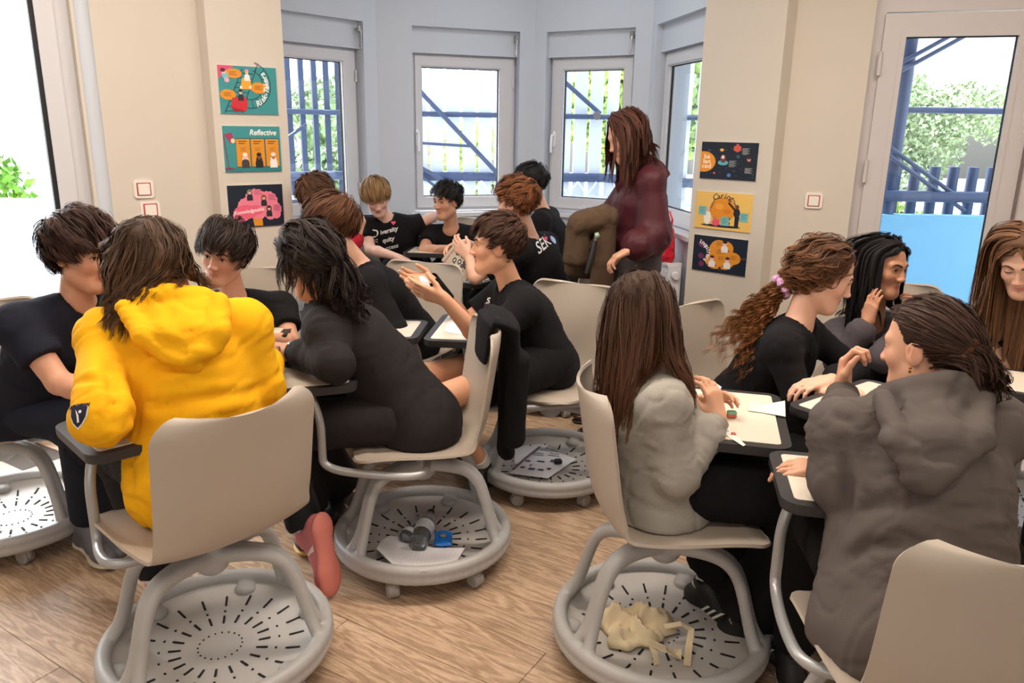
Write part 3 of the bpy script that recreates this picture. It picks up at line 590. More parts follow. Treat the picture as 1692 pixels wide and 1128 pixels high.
# ================================================================ CHAIRS
M_shell = mat('greige_shell_plastic', (178, 165, 150), .42, noise=.02, nscale=5, bump=.12, bscale=500, bdist=.0005)
M_base = mat('grey_base_plastic', (170, 168, 166), .45, noise=.03, nscale=6, bump=.12, bscale=400, bdist=.0005)
M_dish = mat('dish_plastic', (186, 182, 177), .5, noise=.04, nscale=8)
M_slot = mat('slot_shadow', (26, 24, 24), .9)
M_tube = mat('silver_painted_steel', (168, 168, 168), .35, .35)
M_rim = mat('dark_edge_band', (48, 46, 46), .45, noise=.05)
M_top = mat('worksurface_laminate', (226, 214, 196), .3, noise=.015, nscale=4)
M_caster = mat('caster_grey', (150, 147, 143), .45)
def base_mesh():
    F = Field((-.36, -.36, .04), (.36, .36, .42), .0062)
    n = 60; ring = [V(.295 * math.cos(a), .295 * math.sin(a), .105) for a in np.linspace(0, 2 * PI, n + 1)]
    for a, b in zip(ring[:-1], ring[1:]): F.cap(a, b, .0215, k=.001)
    for a, b in zip(ring[:-1], ring[1:]): F.cap(a * V(1.02, 1.02, .75), b * V(1.02, 1.02, .75), .0175, k=.003)
    F.cap((0, 0, .345), (0, 0, .375), .05, .042, k=.02)
    for d, sg2 in ((-63, 1), (63, 1)):
        pass
    for sgn in (0, 1):
        for d in (-60, 60):
            a = math.radians(d + 180 * sgn); r = V(math.cos(a), math.sin(a), 0); tn = V(-math.sin(a), math.cos(a), 0)
            K = np.array([(.0, .36, .016, .024), (.06, .364, .014, .022), (.12, .364, .011, .020), (.168, .357, .010, .0185), (.200, .335, .010, .0175), (.222, .295, .010, .0165), (.240, .23, .010, .016), (.257, .17, .012, .0165), (.272, .135, .018, .018), (.288, .107, .030, .018)])
            tt = np.linspace(0, 1, len(K)); ts = np.linspace(0, 1, 26); Kx = np.stack([np.interp(ts, tt, K[:, c_]) for c_ in range(4)], 1)
            for _ in range(3): Kx[1:-1] = .25 * Kx[:-2] + .5 * Kx[1:-1] + .25 * Kx[2:]
            for p, q in zip(Kx[:-1], Kx[1:]):
                for o_ in (-1, 1): F.cap(r * p[0] + tn * o_ * p[2] + V(0, 0, p[1]), r * q[0] + tn * o_ * q[2] + V(0, 0, q[1]), p[3], q[3], k=.003)
    for i in range(6):
        a = math.radians(30 + 60 * i); F.ell((.262 * math.cos(a), .262 * math.sin(a), .080), (.034, .034, .018), k=.008)
    v, f = F.mesh(); v = smoothv(v, f, 2); return fastmesh('base_frame', v, f, [M_base])
ME_base = base_mesh()
d_ = MB(); d_.lathe([(0, .062), (.11, .063), (.2, .066), (.25, .074), (.285, .098), (.29, .085), (.25, .06), (.2, .052), (0, .048)], 64); ME_dish = d_.mesh('storage_dish', M_dish, True)
sl = MB()
def slotbar(r0, r1, a, w_=.0075):
    c, s = math.cos(a), math.sin(a); zz = lambda r: .0635 + (.003 if r > .12 else 0) * 1.0 + max(0, (r - .2)) * .17
    v = []
    for r, sgn in ((r0, -1), (r1, -1), (r1, 1), (r0, 1)): v.append((r * c - sgn * w_ / 2 * s, r * s + sgn * w_ / 2 * c, zz(r) + .0012))
    sl.add(v + [(p[0], p[1], p[2] - .003) for p in v], [(0, 1, 2, 3), (0, 4, 5, 1), (1, 5, 6, 2), (2, 6, 7, 3), (3, 7, 4, 0)])
for i in range(20):
    a = 2 * PI * i / 20
    slotbar(.105, .138, a, .006); slotbar(.160, .165, a, .006); slotbar(.19, .232, a, .006)
for i in range(20): a = 2 * PI * i / 20; slotbar(.058, .062, a, .004)
ME_slots = sl.mesh('slots', M_slot)
cm = MB(); cm.lathe([(0, -.02), (.022, -.02), (.027, -.015), (.027, .015), (.022, .02), (0, .02)], 18, (0, .013, .027), Matrix.Rotation(PI / 2, 3, 'Y')); ME_wheel = cm.mesh('wheel', M_caster, True)
cm = MB(); cm.lathe([(0, .0), (.016, 0), (.016, .03), (0, .03)], 12, (0, 0, .045)); cm.box((0, .008, .04), (.022, .05, .038), bev=.006); ME_house = cm.mesh('caster', M_caster, True)
def shell_mesh():
    nu = 23; TT = np.r_[np.linspace(0, .06, 10)[:-1], np.linspace(.06, .93, 32), np.linspace(.93, .99, 8)[1:-1], np.linspace(.99, 1, 5)]; nv = len(TT); prof = [(.235, .445), (.20, .462), (.12, .463), (.0, .456), (-.10, .452), (-.165, .462), (-.205, .495), (-.226, .56), (-.238, .65), (-.252, .75), (-.268, .84)]
    P = np.array(prof); P = np.stack([np.interp(np.linspace(0, 10, 60), np.arange(11), P[:, c]) for c in (0, 1)], 1)
    for _ in range(25): P[1:-1] = .25 * P[:-2] + .5 * P[1:-1] + .25 * P[2:]
    tt = np.r_[0, np.cumsum(np.hypot(*np.diff(P, axis=0).T))]; tt /= tt[-1]
    vs = []
    for j in range(nv):
        t = TT[j]; y = np.interp(t, tt, P[:, 0]); z = np.interp(t, tt, P[:, 1])
        w_ = np.interp(t, [0, .06, .3, .5, .62, .9, 1], [.215, .230, .230, .220, .214, .216, .216])
        for i in range(nu):
            u = (i / (nu - 1)) * 2 - 1; uu = u
            # round the four corners
            e = min(t, 1 - t) * .95; cr = .062 if t > .5 else .055
            ww = w_ - (cr - math.sqrt(max(cr * cr - (cr - e) ** 2, 0)) if e < cr else 0)
            x = uu * ww; k = (t > .45) * min(1, (t - .45) / .15 if t > .45 else 0)
            yy = y + .055 * k * abs(uu) ** 2.2; zz = z + (1 - k) * (.018 * abs(uu) ** 3 - .008 * (1 - uu * uu) * (t > .08)) + k * 0.012 * (abs(uu) ** 2) * max(0, (t - .9) * 10)
            vs.append((x, yy, zz))
    v = np.array(vs).reshape(nv, nu, 3)
    for _ in range(2): v[3:-3] = v[3:-3]
    for _ in range(0): v[1:-1] = .25 * v[:-2] + .5 * v[1:-1] + .25 * v[2:]
    v = v.reshape(-1, 3); f = [[j * nu + i, j * nu + i + 1, (j + 1) * nu + i + 1, (j + 1) * nu + i] for j in range(nv - 1) for i in range(nu - 1)]; f = np.array(f)
    n = vnormals(v, f); th = .0045; top, bot = v + n * th, v - n * th; N = len(v)
    ed = [(j * nu, (j + 1) * nu) for j in range(nv - 1)] + [((nv - 1) * nu + i, (nv - 1) * nu + i + 1) for i in range(nu - 1)] + [((j + 1) * nu + nu - 1, j * nu + nu - 1) for j in range(nv - 1)] + [(i + 1, i) for i in range(nu - 1)]
    V_ = np.r_[top, bot]; F_ = np.r_[f, f[:, ::-1] + N, np.array([[a, b, b + N, a + N] for a, b in ed])]
    me = fastmesh('seat_shell', V_, F_, [M_shell]); me.set_sharp_from_angle(angle=math.radians(50)); return me
ME_shell = shell_mesh()
pm = MB(); pm.lathe([(0, .36), (.027, .36), (.027, .425), (.05, .432), (.05, .438), (0, .438)], 20); ME_post = pm.mesh('seat_post', M_tube, True)
pm = MB(); pm.box((0, .02, .434), (.16, .2, .012), bev=.004); ME_plate = pm.mesh('seat_plate', M_base)
def topmesh():
    m = MB(); P = rrect(.46, .31, .045, 6); m.prism(P, -.011, .009); P2 = [(x * .992, y * .99) for x, y in P]; m.prism(P2, -.017, -.011); a = m.mesh('edge_band', M_rim)
    m = MB(); m.prism(rrect(.402, .256, .012, 4), .0085, .0105); b = m.mesh('worksurface_top', M_top); return a, b
ME_band, ME_wtop = topmesh()
def lerpf(a, b, t): return a + (b - a) * t
def chair(label, c, f, tab=None, rz=0, group=None, tz=.70):
    """c centre on the floor, f facing direction, tab=((x,y),(fx,fy)) world placement of the tablet desk"""
    ang = math.atan2(f[1], f[0]) - PI / 2; o = thing('classroom_chair', label, 'chair', (c[0], c[1], 0), ang, group=group)
    put('base_frame', ME_base, o, rot=(0, 0, rz - ang)); dsh = put('storage_dish', ME_dish, o, rot=(0, 0, rz - ang)); s_ = put('slots', ME_slots, dsh); s_['kind'] = 'stuff'
    for i in range(6):
        a = math.radians(30 + 60 * i) + rz - ang; q = put('caster', ME_house, o, (.272 * math.cos(a), .272 * math.sin(a), 0), (0, 0, a * 2.3)); put('wheel', ME_wheel, q)
    put('seat_post', ME_post, o); put('seat_plate', ME_plate, o); put('seat_shell', ME_shell, o)
    if tab:
        (tx, ty), tf = tab; Mi = Matrix.Rotation(-ang, 4, 'Z') @ Matrix.Translation((-c[0], -c[1], 0)); l = Mi @ Vector((tx, ty, tz)); ta = math.atan2(tf[1], tf[0]) - PI / 2 - ang
        d = put('tablet_desk', ME_band, o, tuple(l), (0, 0, ta)); put('worksurface_top', ME_wtop, d)
        lx, ly = l.x - .17 * math.cos(ta) * 1.0, l.y - .17 * math.sin(ta)
        vx, vy = l.x - .205 * math.cos(ta) + .03 * math.sin(ta), l.y - .205 * math.sin(ta) - .03 * math.cos(ta)
        pts = [(0.0, .0, .425), (-.14, -.01, .42), (-.25, .02, .42), (lerpf(-.27, vx, .45), lerpf(.03, vy, .45), .42), (vx, vy, .425), (vx, vy, .50), (vx, vy, .6), (lx, ly, tz - .012)]
        for _ in range(3):
            q = [pts[0]]
            for p0, p1 in zip(pts[:-1], pts[1:]): q += [tuple(.75 * x + .25 * y for x, y in zip(p0, p1)), tuple(.25 * x + .75 * y for x, y in zip(p0, p1))]
            pts = q + [pts[-1]]
        MB().tube(pts, .0135, 12).build('tablet_arm', M_tube, o, smooth=True)
    return o
# ================================================================ PEOPLE
def fabric(name, rgb, **k):
    d = dict(rough=.92, noise=.07, nscale=9, bump=.25, bscale=420, bdist=.0012, spec=.25); d.update(k); return mat(name, rgb, **d)
M_skin = mat('skin', (224, 170, 140), .5, attr=True, noise=.05, nscale=30, bump=.08, bscale=300, bdist=.0006, spec=.35, sss=.08)
M_hair = mat('hair', (60, 40, 30), .58, attr=True, noise=.05, spec=.22)
M_black = fabric('black_cotton', (19, 18, 21)); M_navy = fabric('navy_cotton', (28, 30, 42)); M_yellow = fabric('yellow_fleece', (236, 172, 16), noise=.03)
M_dgrey = fabric('dark_grey_fleece', (88, 80, 76)); M_dgrey2 = fabric('charcoal_fleece', (76, 70, 74)); M_lgrey = fabric('heather_grey_fleece', (156, 150, 140), noise=.12, nscale=160)
M_sweat = fabric('washed_black_fleece', (36, 32, 33)); M_trous = fabric('black_trousers', (16, 15, 17)); M_wine = mat('burgundy_satin', (68, 22, 30), .55, noise=.08, nscale=6, bump=.2, bscale=40, spec=.3)
M_red = fabric('red_cotton', (170, 34, 50)); M_gtr = fabric('grey_trousers', (78, 70, 70)); M_white = fabric('white_cotton', (232, 230, 228)); M_brown = fabric('brown_wool', (84, 66, 50), noise=.12)
M_eye = mat('eye', (255, 255, 255), .15, attr=True, spec=.6); M_dark = mat('soft_black', (18, 16, 16), .5); M_wprint = mat('white_print', (236, 234, 232), .7); M_pink = mat('pink_print', (226, 84, 120), .7)
SK = {'light': (226, 178, 152), 'mid': (206, 154, 126), 'tan': (184, 132, 102), 'pale': (232, 190, 172)}
def head_axes(face, up):
    f = nz(V(*face)); r = nz(np.cross(f, V(*up))); u = np.cross(r, f); return np.stack([r, f, u], 1)
def head_sdf(F, C, R, s, detail, eyes=.8):
    w = lambda *p: C + R @ (V(*p) * s)
    def e(c, r, k=.015, sub=False): F.ell(w(*c), V(*r) * s, R, k * s, sub)
    def c(a, b, ra, rb=None, k=.012, sub=False): F.cap(w(*a), w(*b), ra * s, (ra if rb is None else rb) * s, k * s, sub)
    e((0, -.012, .035), (.073, .093, .085)); e((0, .022, -.025), (.060, .064, .080), .03); c((0, .01, -.06), (0, .052, -.088), .042, .028, .03)
    e((0, .066, -.098), (.02, .017, .015), .02)
    for q in (-1, 1): c((q * .046, .0, -.055), (q * .018, .055, -.095), .02, .018, .03); e((q * .036, .055, -.022), (.024, .022, .024), .02)
    c((0, .083, .012), (0, .0965, -.026), .0062, .0095, .014); e((0, .1005, -.030), (.0105, .0095, .0085), .006)
    for q in (-1, 1):
        e((q * .0115, .094, -.033), (.0085, .011, .0075), .005); e((q * .075, -.008, -.004), (.009, .021, .031), .008)
        if detail: e((q * .087, .0, .002), (.009, .011, .019), .003, True); c((q * .082, -.004, -.008), (q * .082, -.008, .010), .0035, .003, .003); e((q * .0055, .100, -.041), (.003, .005, .003), .002, True)
    c((-.042, .066, .024), (-.012, .078, .022), .012, .011, .015); c((.042, .066, .024), (.012, .078, .022), .012, .011, .015)
    if detail:
        for q in (-1, 1):
            e((q * .032, .090, .003), (.019, .015, .013), .012, True); e((q * .031, .0680, .004), (.0165, .0140, .0135), .004)
            if eyes > 0: e((q * .031, .0885, .003), (.0150, .0120, .0068 * eyes), .0015, True)
        c((-.021, .0725, -.0605), (0, .0835, -.0565), .0038, .0046, .006); c((.021, .0725, -.0605), (0, .0835, -.0565), .0038, .0046, .006)
        c((-.018, .0735, -.067), (0, .0815, -.0695), .0042, .0054, .006); c((.018, .0735, -.067), (0, .0815, -.0695), .0042, .0054, .006)
        e((0, .096, -.0635), (.019, .011, .0012), .002, True)
    else: e((0, .078, -.063), (.02, .010, .009), .008)
def skin_col(v, C, R, s, rgb):
    base = np.tile(np.array(lin(rgb)), (len(v), 1)); L = ((v - C) @ R) / s
    m = np.exp(-((L[:, 0] / .021) ** 4 + ((L[:, 2] + .0635) / .0095) ** 4)) * (L[:, 1] > .06) * (L[:, 1] < .10); base *= 1 - m[:, None] * np.array([.22, .50, .42])
    for q in (-1, 1):
        d = ((L - V(q * .045, .06, -.03)) ** 2).sum(1); base *= 1 - np.exp(-d / .0006)[:, None] * np.array([0, .12, .10])
        d = ((L - V(q * .08, -.01, 0)) ** 2).sum(1); base *= 1 - np.exp(-d / .0006)[:, None] * np.array([0, .14, .14])
    d = ((L - V(0, .10, -.03)) ** 2).sum(1); base *= 1 - np.exp(-d / .0003)[:, None] * np.array([0, .12, .10]); return base
def hand_sdf(F, wr, d, n, left, s=.92, curl=.35, curls=None, thumb=.4, spread=.05):
    d = nz(d); n = nz(np.asarray(n, float) - d * (np.asarray(n, float) @ d)); t = np.cross(n, d) * (1 if left else -1)
    offs = (.029, .010, -.010, -.028); plen = (.084, .088, .084, .076); L = ((.040, .024, .019), (.045, .028, .020), (.041, .026, .020), (.032, .019, .017)); tips = []
    for i in range(4):
        kn = wr + (d * plen[i] + t * offs[i]) * s; F.cap(wr + (d * .012 + t * offs[i] * .55) * s, kn, .0165 * s, .0118 * s, k=.012)
        cu = curls[i] if curls else curl; a = cu * .7; p = kn; di = nz(d + t * offs[i] * spread * 18)
        for j in range(3):
            dr = di * math.cos(a) + n * math.sin(a); q = p + dr * L[i][j] * s; F.cap(p, q, (.0092 - j * .0009) * s, (.0083 - j * .0009) * s, k=.0028); p = q; a += cu * (1.2 - .25 * j)
        tips.append(p)
    p = wr + (d * .022 + t * .022) * s; q = p + (d * .62 + t * .62 + n * .35) * .042 * s; F.cap(p, q, .016 * s, .0115 * s, k=.012)
    dd_ = nz(d * (.9) + t * (.55 - thumb) + n * (.2 + thumb * .6)); q2 = q + dd_ * .032 * s; F.cap(q, q2, .0108 * s, .0096 * s, k=.003); F.cap(q2, q2 + nz(dd_ + n * .2 - t * .2 * thumb) * .024 * s, .0094 * s, .0078 * s, k=.003)
    return d, n, t
def ribbons(P, wid, cols, C, rnd=.5):
    """P (ns,n,3) strand points -> quads"""
    ns, n, _ = P.shape; T = np.empty_like(P); T[:-1] = P[1:] - P[:-1]; T[-1] = T[-2]; T = nz(T); out = nz(P - C); side = nz(np.cross(T, out)); nr = nz(np.cross(side, T))
    a = rng.uniform(-rnd, rnd, n)[None, :, None]; side = side * np.cos(a) + nr * np.sin(a)
    t = np.linspace(0, 1, ns)[:, None, None]; w_ = wid * np.minimum(1, (1 - t) * 2.2 + .12) * (rng.uniform(.7, 1.3, n)[None, :, None])
    A, B = P - side * w_ / 2, P + side * w_ / 2; v = np.stack([A, B], 2).reshape(-1, 3)
    idx = (np.arange(ns)[:, None] * n + np.arange(n)[None]) * 2; f = np.stack([idx[:-1], idx[:-1] + 1, idx[1:] + 1, idx[1:]], -1).reshape(-1, 4)
    c = np.repeat(np.repeat(cols[None], ns, 0)[:, :, None], 2, 2).reshape(-1, 3); return v, f, c
HL_AZ = np.radians([0, 30, 50, 68, 82, 100, 118, 140, 180])
def hairline(az, kind): return np.interp(np.abs(az), HL_AZ, [.083, .08, .066, .045, .004, .022, -.01, -.065, -.08] if kind == 'pony' else [.083, .08, .066, .045, .004, .022, .0, -.055, -.068])
C0, RR = V(0, -.012, .035), V(.0755, .0955, .0875)
def hair(o, C, R, s, kind='short', rgb=(60, 42, 32), L=.07, n=170, m=14, vol=.014, comb=(0, 1, .1), swirl=.9, curl=0., curlf=60, part=.0, tie=None, fall=.3, coll=(), wid=.0032, grav=.5, seed=1, spread=None, hl2=(1.25, 1.5, 1.9), back=.35, tdir=None, fringe=1.0, tipc=None, jit=.25, tail=9., drift=None, sidefade=1., lift=.25, tspread=None, name='hair', shell=True):
    r = np.random.default_rng(seed); dirs = []
    while len(dirs) < n:
        d = nz(r.normal(0, 1, 3)); p = C0 + RR * d; az = math.atan2(p[0], p[1])
        if p[2] > hairline(az, kind) + .004: dirs.append(d)
    dirs = np.array(dirs); lay = r.uniform(.1, 1, n) * vol; wl = lambda P: (P - C) @ R / s
    P = C + (C0 + (RR + lay[:, None]) * dirs) @ R.T * s; Dn = np.zeros_like(P); pts = [P]; ns = max(5, int(round(L / (.012 if L < .12 else .022)))) ; ns = min(ns, 24); seg = L / ns
    spread = (.011 if kind == 'short' else .007) if spread is None else spread; comb = R @ nz(V(*comb)); crown = C + R @ (V(0.015, -.055, .115) * s); G = V(0, 0, -1); segs = seg * r.uniform(.75, 1.1, n)[:, None]
    if kind == 'short': segs = segs * np.interp(((P - C) @ R)[:, 2] / s, [-.04, .05, .105], [.35, .7, 1.1])[:, None] ** sidefade
    rn = nz(r.normal(0, 1, (n, 3)))
    D0x = dirs[:, 0] - part / .0755; tied = np.zeros(n, bool); free = np.zeros(n, bool); gone = np.zeros(n)
    for i in range(ns):
        l = wl(P) - C0; q = l / (RR + lay[:, None]); rad = np.linalg.norm(q, axis=1); N = nz((l / (RR + lay[:, None]) ** 2) @ R.T)
        if kind == 'short':
            D = comb * .8 + nz(P - crown) * swirl + G * grav * (.3 + i / ns) + rn * jit
            D = nz(D); D = D - (D * N).sum(1, keepdims=True) * N; D = nz(D) + N * (lift * (1.2 if i == 0 else .35 * (1 - i / ns))) + G * grav * .3 * (i / ns)
        elif kind == 'long':
            lat = np.sign(l[:, 0] - part)[:, None] * R[:, 0][None]; topness = np.clip((l[:, 2] - .02) / .07, 0, 1)[:, None]
            D = lat * (.9 * topness) + G * (.45 + .9 * (1 - topness)) - R[:, 1][None] * back * topness + rn * jit * .4
            D = D * .75 + Dn * .6
            if drift is not None: D = D + drift * (1 - topness)
        else:
            to = tie - P; dist = np.linalg.norm(to, axis=1); tied |= dist < max(.022, seg * 1.1)
            td = nz(tdir if tdir is not None else -R[:, 1]); D = nz(to) * 1.0 + rn * jit * .25
            gone += tied * seg
            Df = nz(Dn) * .8 + G * fall + rn * jit * .3 + td * .12; newt = tied & ~free
            Df[newt] = td * 1.0 + rn[newt] * (tspread if tspread is not None else .35); free |= tied; D = np.where(free[:, None], Df, D)
        act = (rad < 1.35)[:, None]; inn = np.minimum((D * N).sum(1, keepdims=True), 0); D = np.where(act, D - inn * N, D); D = nz(D); Dn = D; P = P + D * segs * ((gone < tail * (.8 + .4 * lay / vol))[:, None] if kind != 'short' else (l[:, 2] + C0[2] > -.055)[:, None])
        for cc, rr_ in ((C0, RR + lay[:, None]), (V(0, .016, -.038), V(.064, .062, .088) + lay[:, None] * .5)):
            l = wl(P) - cc; rad = np.linalg.norm(l / rr_, axis=1, keepdims=True); l2 = np.where(rad < 1, l / np.maximum(rad, .3), l); P = C + (cc + l2) @ R.T * s
        if kind == 'long':
            l = (P - C) @ R / s; fz = (l[:, 1] > .025) & (np.abs(l[:, 0]) < .074) & (l[:, 2] < .062) & (l[:, 2] > -.13)
            sg = np.where(np.sign(D0x) == 0, 1, np.sign(D0x)); l[fz, 0] = l[fz, 0] * .4 + .6 * sg[fz] * .078; l[fz, 1] = l[fz, 1] * .55 + .45 * .015; P = C + l @ R.T * s
        for a, b, ra in coll:
            ab = b - a; tt = np.clip((P - a) @ ab / (ab @ ab), 0, 1)[:, None]; c_ = a + tt * ab; dv = P - c_; dl_ = np.linalg.norm(dv, axis=1, keepdims=True); rr2 = ra + lay[:, None]
            P = np.where(dl_ < rr2, c_ + dv / np.maximum(dl_, 1e-4) * rr2, P)
        pts.append(P)
    Gd = np.stack(pts)
    if curl and L > .12:
        o_ = np.linspace(0, 1, len(Gd)); m_ = int(L / max(.0115, .9 / curlf)); q_ = np.linspace(0, 1, m_); Gd = np.stack([[np.interp(q_, o_, Gd[:, i, c_]) for c_ in range(3)] for i in range(n)], 0).transpose(2, 0, 1)
        for _ in range(4): Gd[1:-1] = .25 * Gd[:-2] + .5 * Gd[1:-1] + .25 * Gd[2:]
    ns1 = len(Gd); t = np.linspace(0, 1, ns1)[:, None, None]
    T = np.gradient(Gd, axis=0); A = nz(np.cross(T, rn[None])); B = nz(np.cross(T, A)); ph = r.uniform(0, 2 * PI, n)[None, :, None]; sl_ = t * L
    if curl: Gd = Gd + curl * np.minimum(1, t * 2.2) * (np.cos(ph + sl_ * curlf) * A + np.sin(ph + sl_ * curlf) * B)
    Q = np.repeat(Gd, m, axis=1); off = r.normal(0, 1, (1, n * m, 3)); off /= np.maximum(np.linalg.norm(off, axis=2, keepdims=True), 1)
    sp = spread * (.9 + .3 * np.sin(t * PI)) * (1 - (.35 if kind == 'short' else .5) * t); Q = Q + off * sp + r.normal(0, 1, (ns1, n * m, 3)) * .0006 * t
    if curl: Q = Q + curl * .35 * t * np.cos(r.uniform(0, 6, (1, n * m, 1)) + sl_ * curlf * 1.3) * np.repeat(A, m, 1)
    ext = C + (C0 * s) @ R.T; k = np.repeat(r.uniform(.7, 1.25, n), m) * r.uniform(.75, 1.3, n * m); base = np.array(lin(rgb)); cols = base[None] * k[:, None]
    hi = r.random(n * m) < .08; cols[hi] *= 1.4
    v, f, c = ribbons(Q, wid, cols, ext)
    if tipc is not None:
        tt = np.repeat(np.linspace(0, 1, ns1), n * m * 2)[:, None] ** 1.3; c = c * (1 - tt) + (c / base.mean() * np.array(lin(tipc)).mean() * 0 + np.array(lin(tipc))[None] * (c.mean(1, keepdims=True) / base.mean())) * tt
    # scalp shell under the strands
    nu, nv = 64, 40; th, phi = np.meshgrid(np.linspace(0, 2 * PI, nu, endpoint=False), np.linspace(.0, PI * .93, nv)); D = np.stack([np.sin(phi) * np.sin(th), np.sin(phi) * np.cos(th), np.cos(phi)], -1).reshape(-1, 3)
    p = C0 + RR * D; hl = hairline(np.arctan2(p[:, 0], p[:, 1]), kind); e = np.clip((p[:, 2] - hl) / .02 + .3, 0, 1); e = e * e * (3 - 2 * e)
    rad = -.007 + e * (.007 + vol * (.62 if kind != 'pony' else .5)) + (e * .004 * noise3(D * 9) if kind == 'short' else 0); p = C0 + (RR + rad[:, None]) * D
    sv = C + p @ R.T * s; i = np.arange((nv - 1) * nu); j = (i // nu) * nu + (i % nu + 1) % nu; sf = np.stack([i, i + nu, j + nu, j], 1)
    ef = e[sf].max(1) > .03; sf = sf[ef] if shell else sf[:0]
    V_ = np.r_[v, sv]; F_ = np.r_[f, sf + len(v)]; Cc = np.r_[c, np.tile(base * .7, (len(sv), 1))]
    h = put(name, fastmesh(name, V_, F_, [M_hair], Cc), o); return h
def folds(v, f, segs, amp, hi=26., lo=7., seed=0.):
    n = vnormals(v, f); best = np.full(len(v), 9.); ax = np.zeros_like(v); al = np.zeros(len(v)); ja = np.zeros(len(v)); am = np.ones(len(v))
    for a, b, k in segs:
        ab = b - a; L = np.linalg.norm(ab); d = ab / L; t = np.clip((v - a) @ d, 0, L); q = np.linalg.norm(v - a - t[:, None] * d, axis=1); mk = q < best
        best[mk] = q[mk]; ax[mk] = d; al[mk] = t[mk]; ja[mk] = np.exp(-(np.minimum(t, L - t)[mk] / .07) ** 2); am[mk] = k
    p = v * lo + ax * (al * (hi - lo))[:, None] + seed; w1 = noise3(v * 4 + seed)[:, None] * 1.2; x = noise3(p + w1); y = noise3(p * 2.1 + 7 + w1)
    d = ((1 - 2 * np.abs(x)) * .55 - .55 * np.exp(-(x / .10) ** 2) - .35 * np.exp(-(y / .09) ** 2) + .25) * (.5 + .8 * ja) * am; big = noise3(v * 5 + 3 + seed) * .6
    return v + n * (amp * (d + big))[:, None]
def crease(v, f, cs):
    """presses soft folds into a garment; each is (points on the photo side, depth, width)"""
    bt = BVHTree.FromPolygons(v.tolist(), f.tolist()); n = vnormals(v, f); disp = np.zeros(len(v)); O = V(0, 0, 1.5)
    for pts, dep, wd in cs:
        W_ = []
        for x, y in pts:
            d = nz(J(x, y, 1.) - O); h = bt.ray_cast(Vector(O), Vector(d))
            if h[0]: W_.append(np.array(h[0]))
        best = np.full(len(v), 9.); tt = np.zeros(len(v)); k = len(W_) - 1
        for i in range(k):
            a, b = W_[i], W_[i + 1]; ab = b - a; t = np.clip((v - a) @ ab / max(ab @ ab, 1e-9), 0, 1); q = np.linalg.norm(v - a - t[:, None] * ab, axis=1); m = q < best; best[m] = q[m]; tt[m] = (i + t[m]) / k
        if k > 0: fade = np.clip(np.sin(PI * np.clip(tt, .04, .96)) * 1.6, 0, 1); disp += fade * (-dep * np.exp(-(best / wd) ** 2) + dep * .75 * np.exp(-((best - wd * 2.1) / (wd * 1.5)) ** 2))
    return v + n * disp[:, None]
def thin_hidden(v, f, col, fields, C, R, s, cell=.03):
    """fewer faces where the body is covered by clothes"""
    L = (v - C) @ R / s; hid = (np.linalg.norm(L, axis=1) < .16) & (L[:, 2] > hairline(np.arctan2(L[:, 0], L[:, 1]), 'short') + .028)
    for G in fields:
        idx = []; ok = np.ones(len(v), bool)
        for k in range(3):
            j = np.searchsorted(G.ax[k], v[:, k]); ok &= (j > 0) & (j < len(G.ax[k])); idx.append(np.clip(j, 0, len(G.ax[k]) - 1))
        hid |= ok & (G.g[idx[0], idx[1], idx[2]] < -.009)
    q = np.floor(v / cell).astype(np.int64) + 4096; key = np.where(hid, (q[:, 0] * 8192 + q[:, 1]) * 8192 + q[:, 2], -1 - np.arange(len(v)))
    u, inv = np.unique(key, return_inverse=True); inv = inv.ravel(); c = np.bincount(inv)
    nv = np.stack([np.bincount(inv, v[:, k]) / c for k in range(3)], 1); nc = np.stack([np.bincount(inv, col[:, k]) / c for k in range(3)], 1)
    t = np.concatenate([f[:, [0, 1, 2]], f[:, [0, 2, 3]]]); t = inv[t]; t = t[(t[:, 0] != t[:, 1]) & (t[:, 1] != t[:, 2]) & (t[:, 0] != t[:, 2])]
    s_ = np.sort(t, 1); _, fi = np.unique(s_, axis=0, return_index=True); return nv, t[np.sort(fi)], nc
def sit(v, pel, z=.468):
    """flattens what rests on a seat"""
    m = (np.hypot(v[:, 0] - pel[0], v[:, 1] - pel[1]) < .27) & (v[:, 2] < z) & (v[:, 2] > .33); v[m, 2] = z + (v[m, 2] - z) * .06; return v
def lerp(a, b, t): return a + (b - a) * t
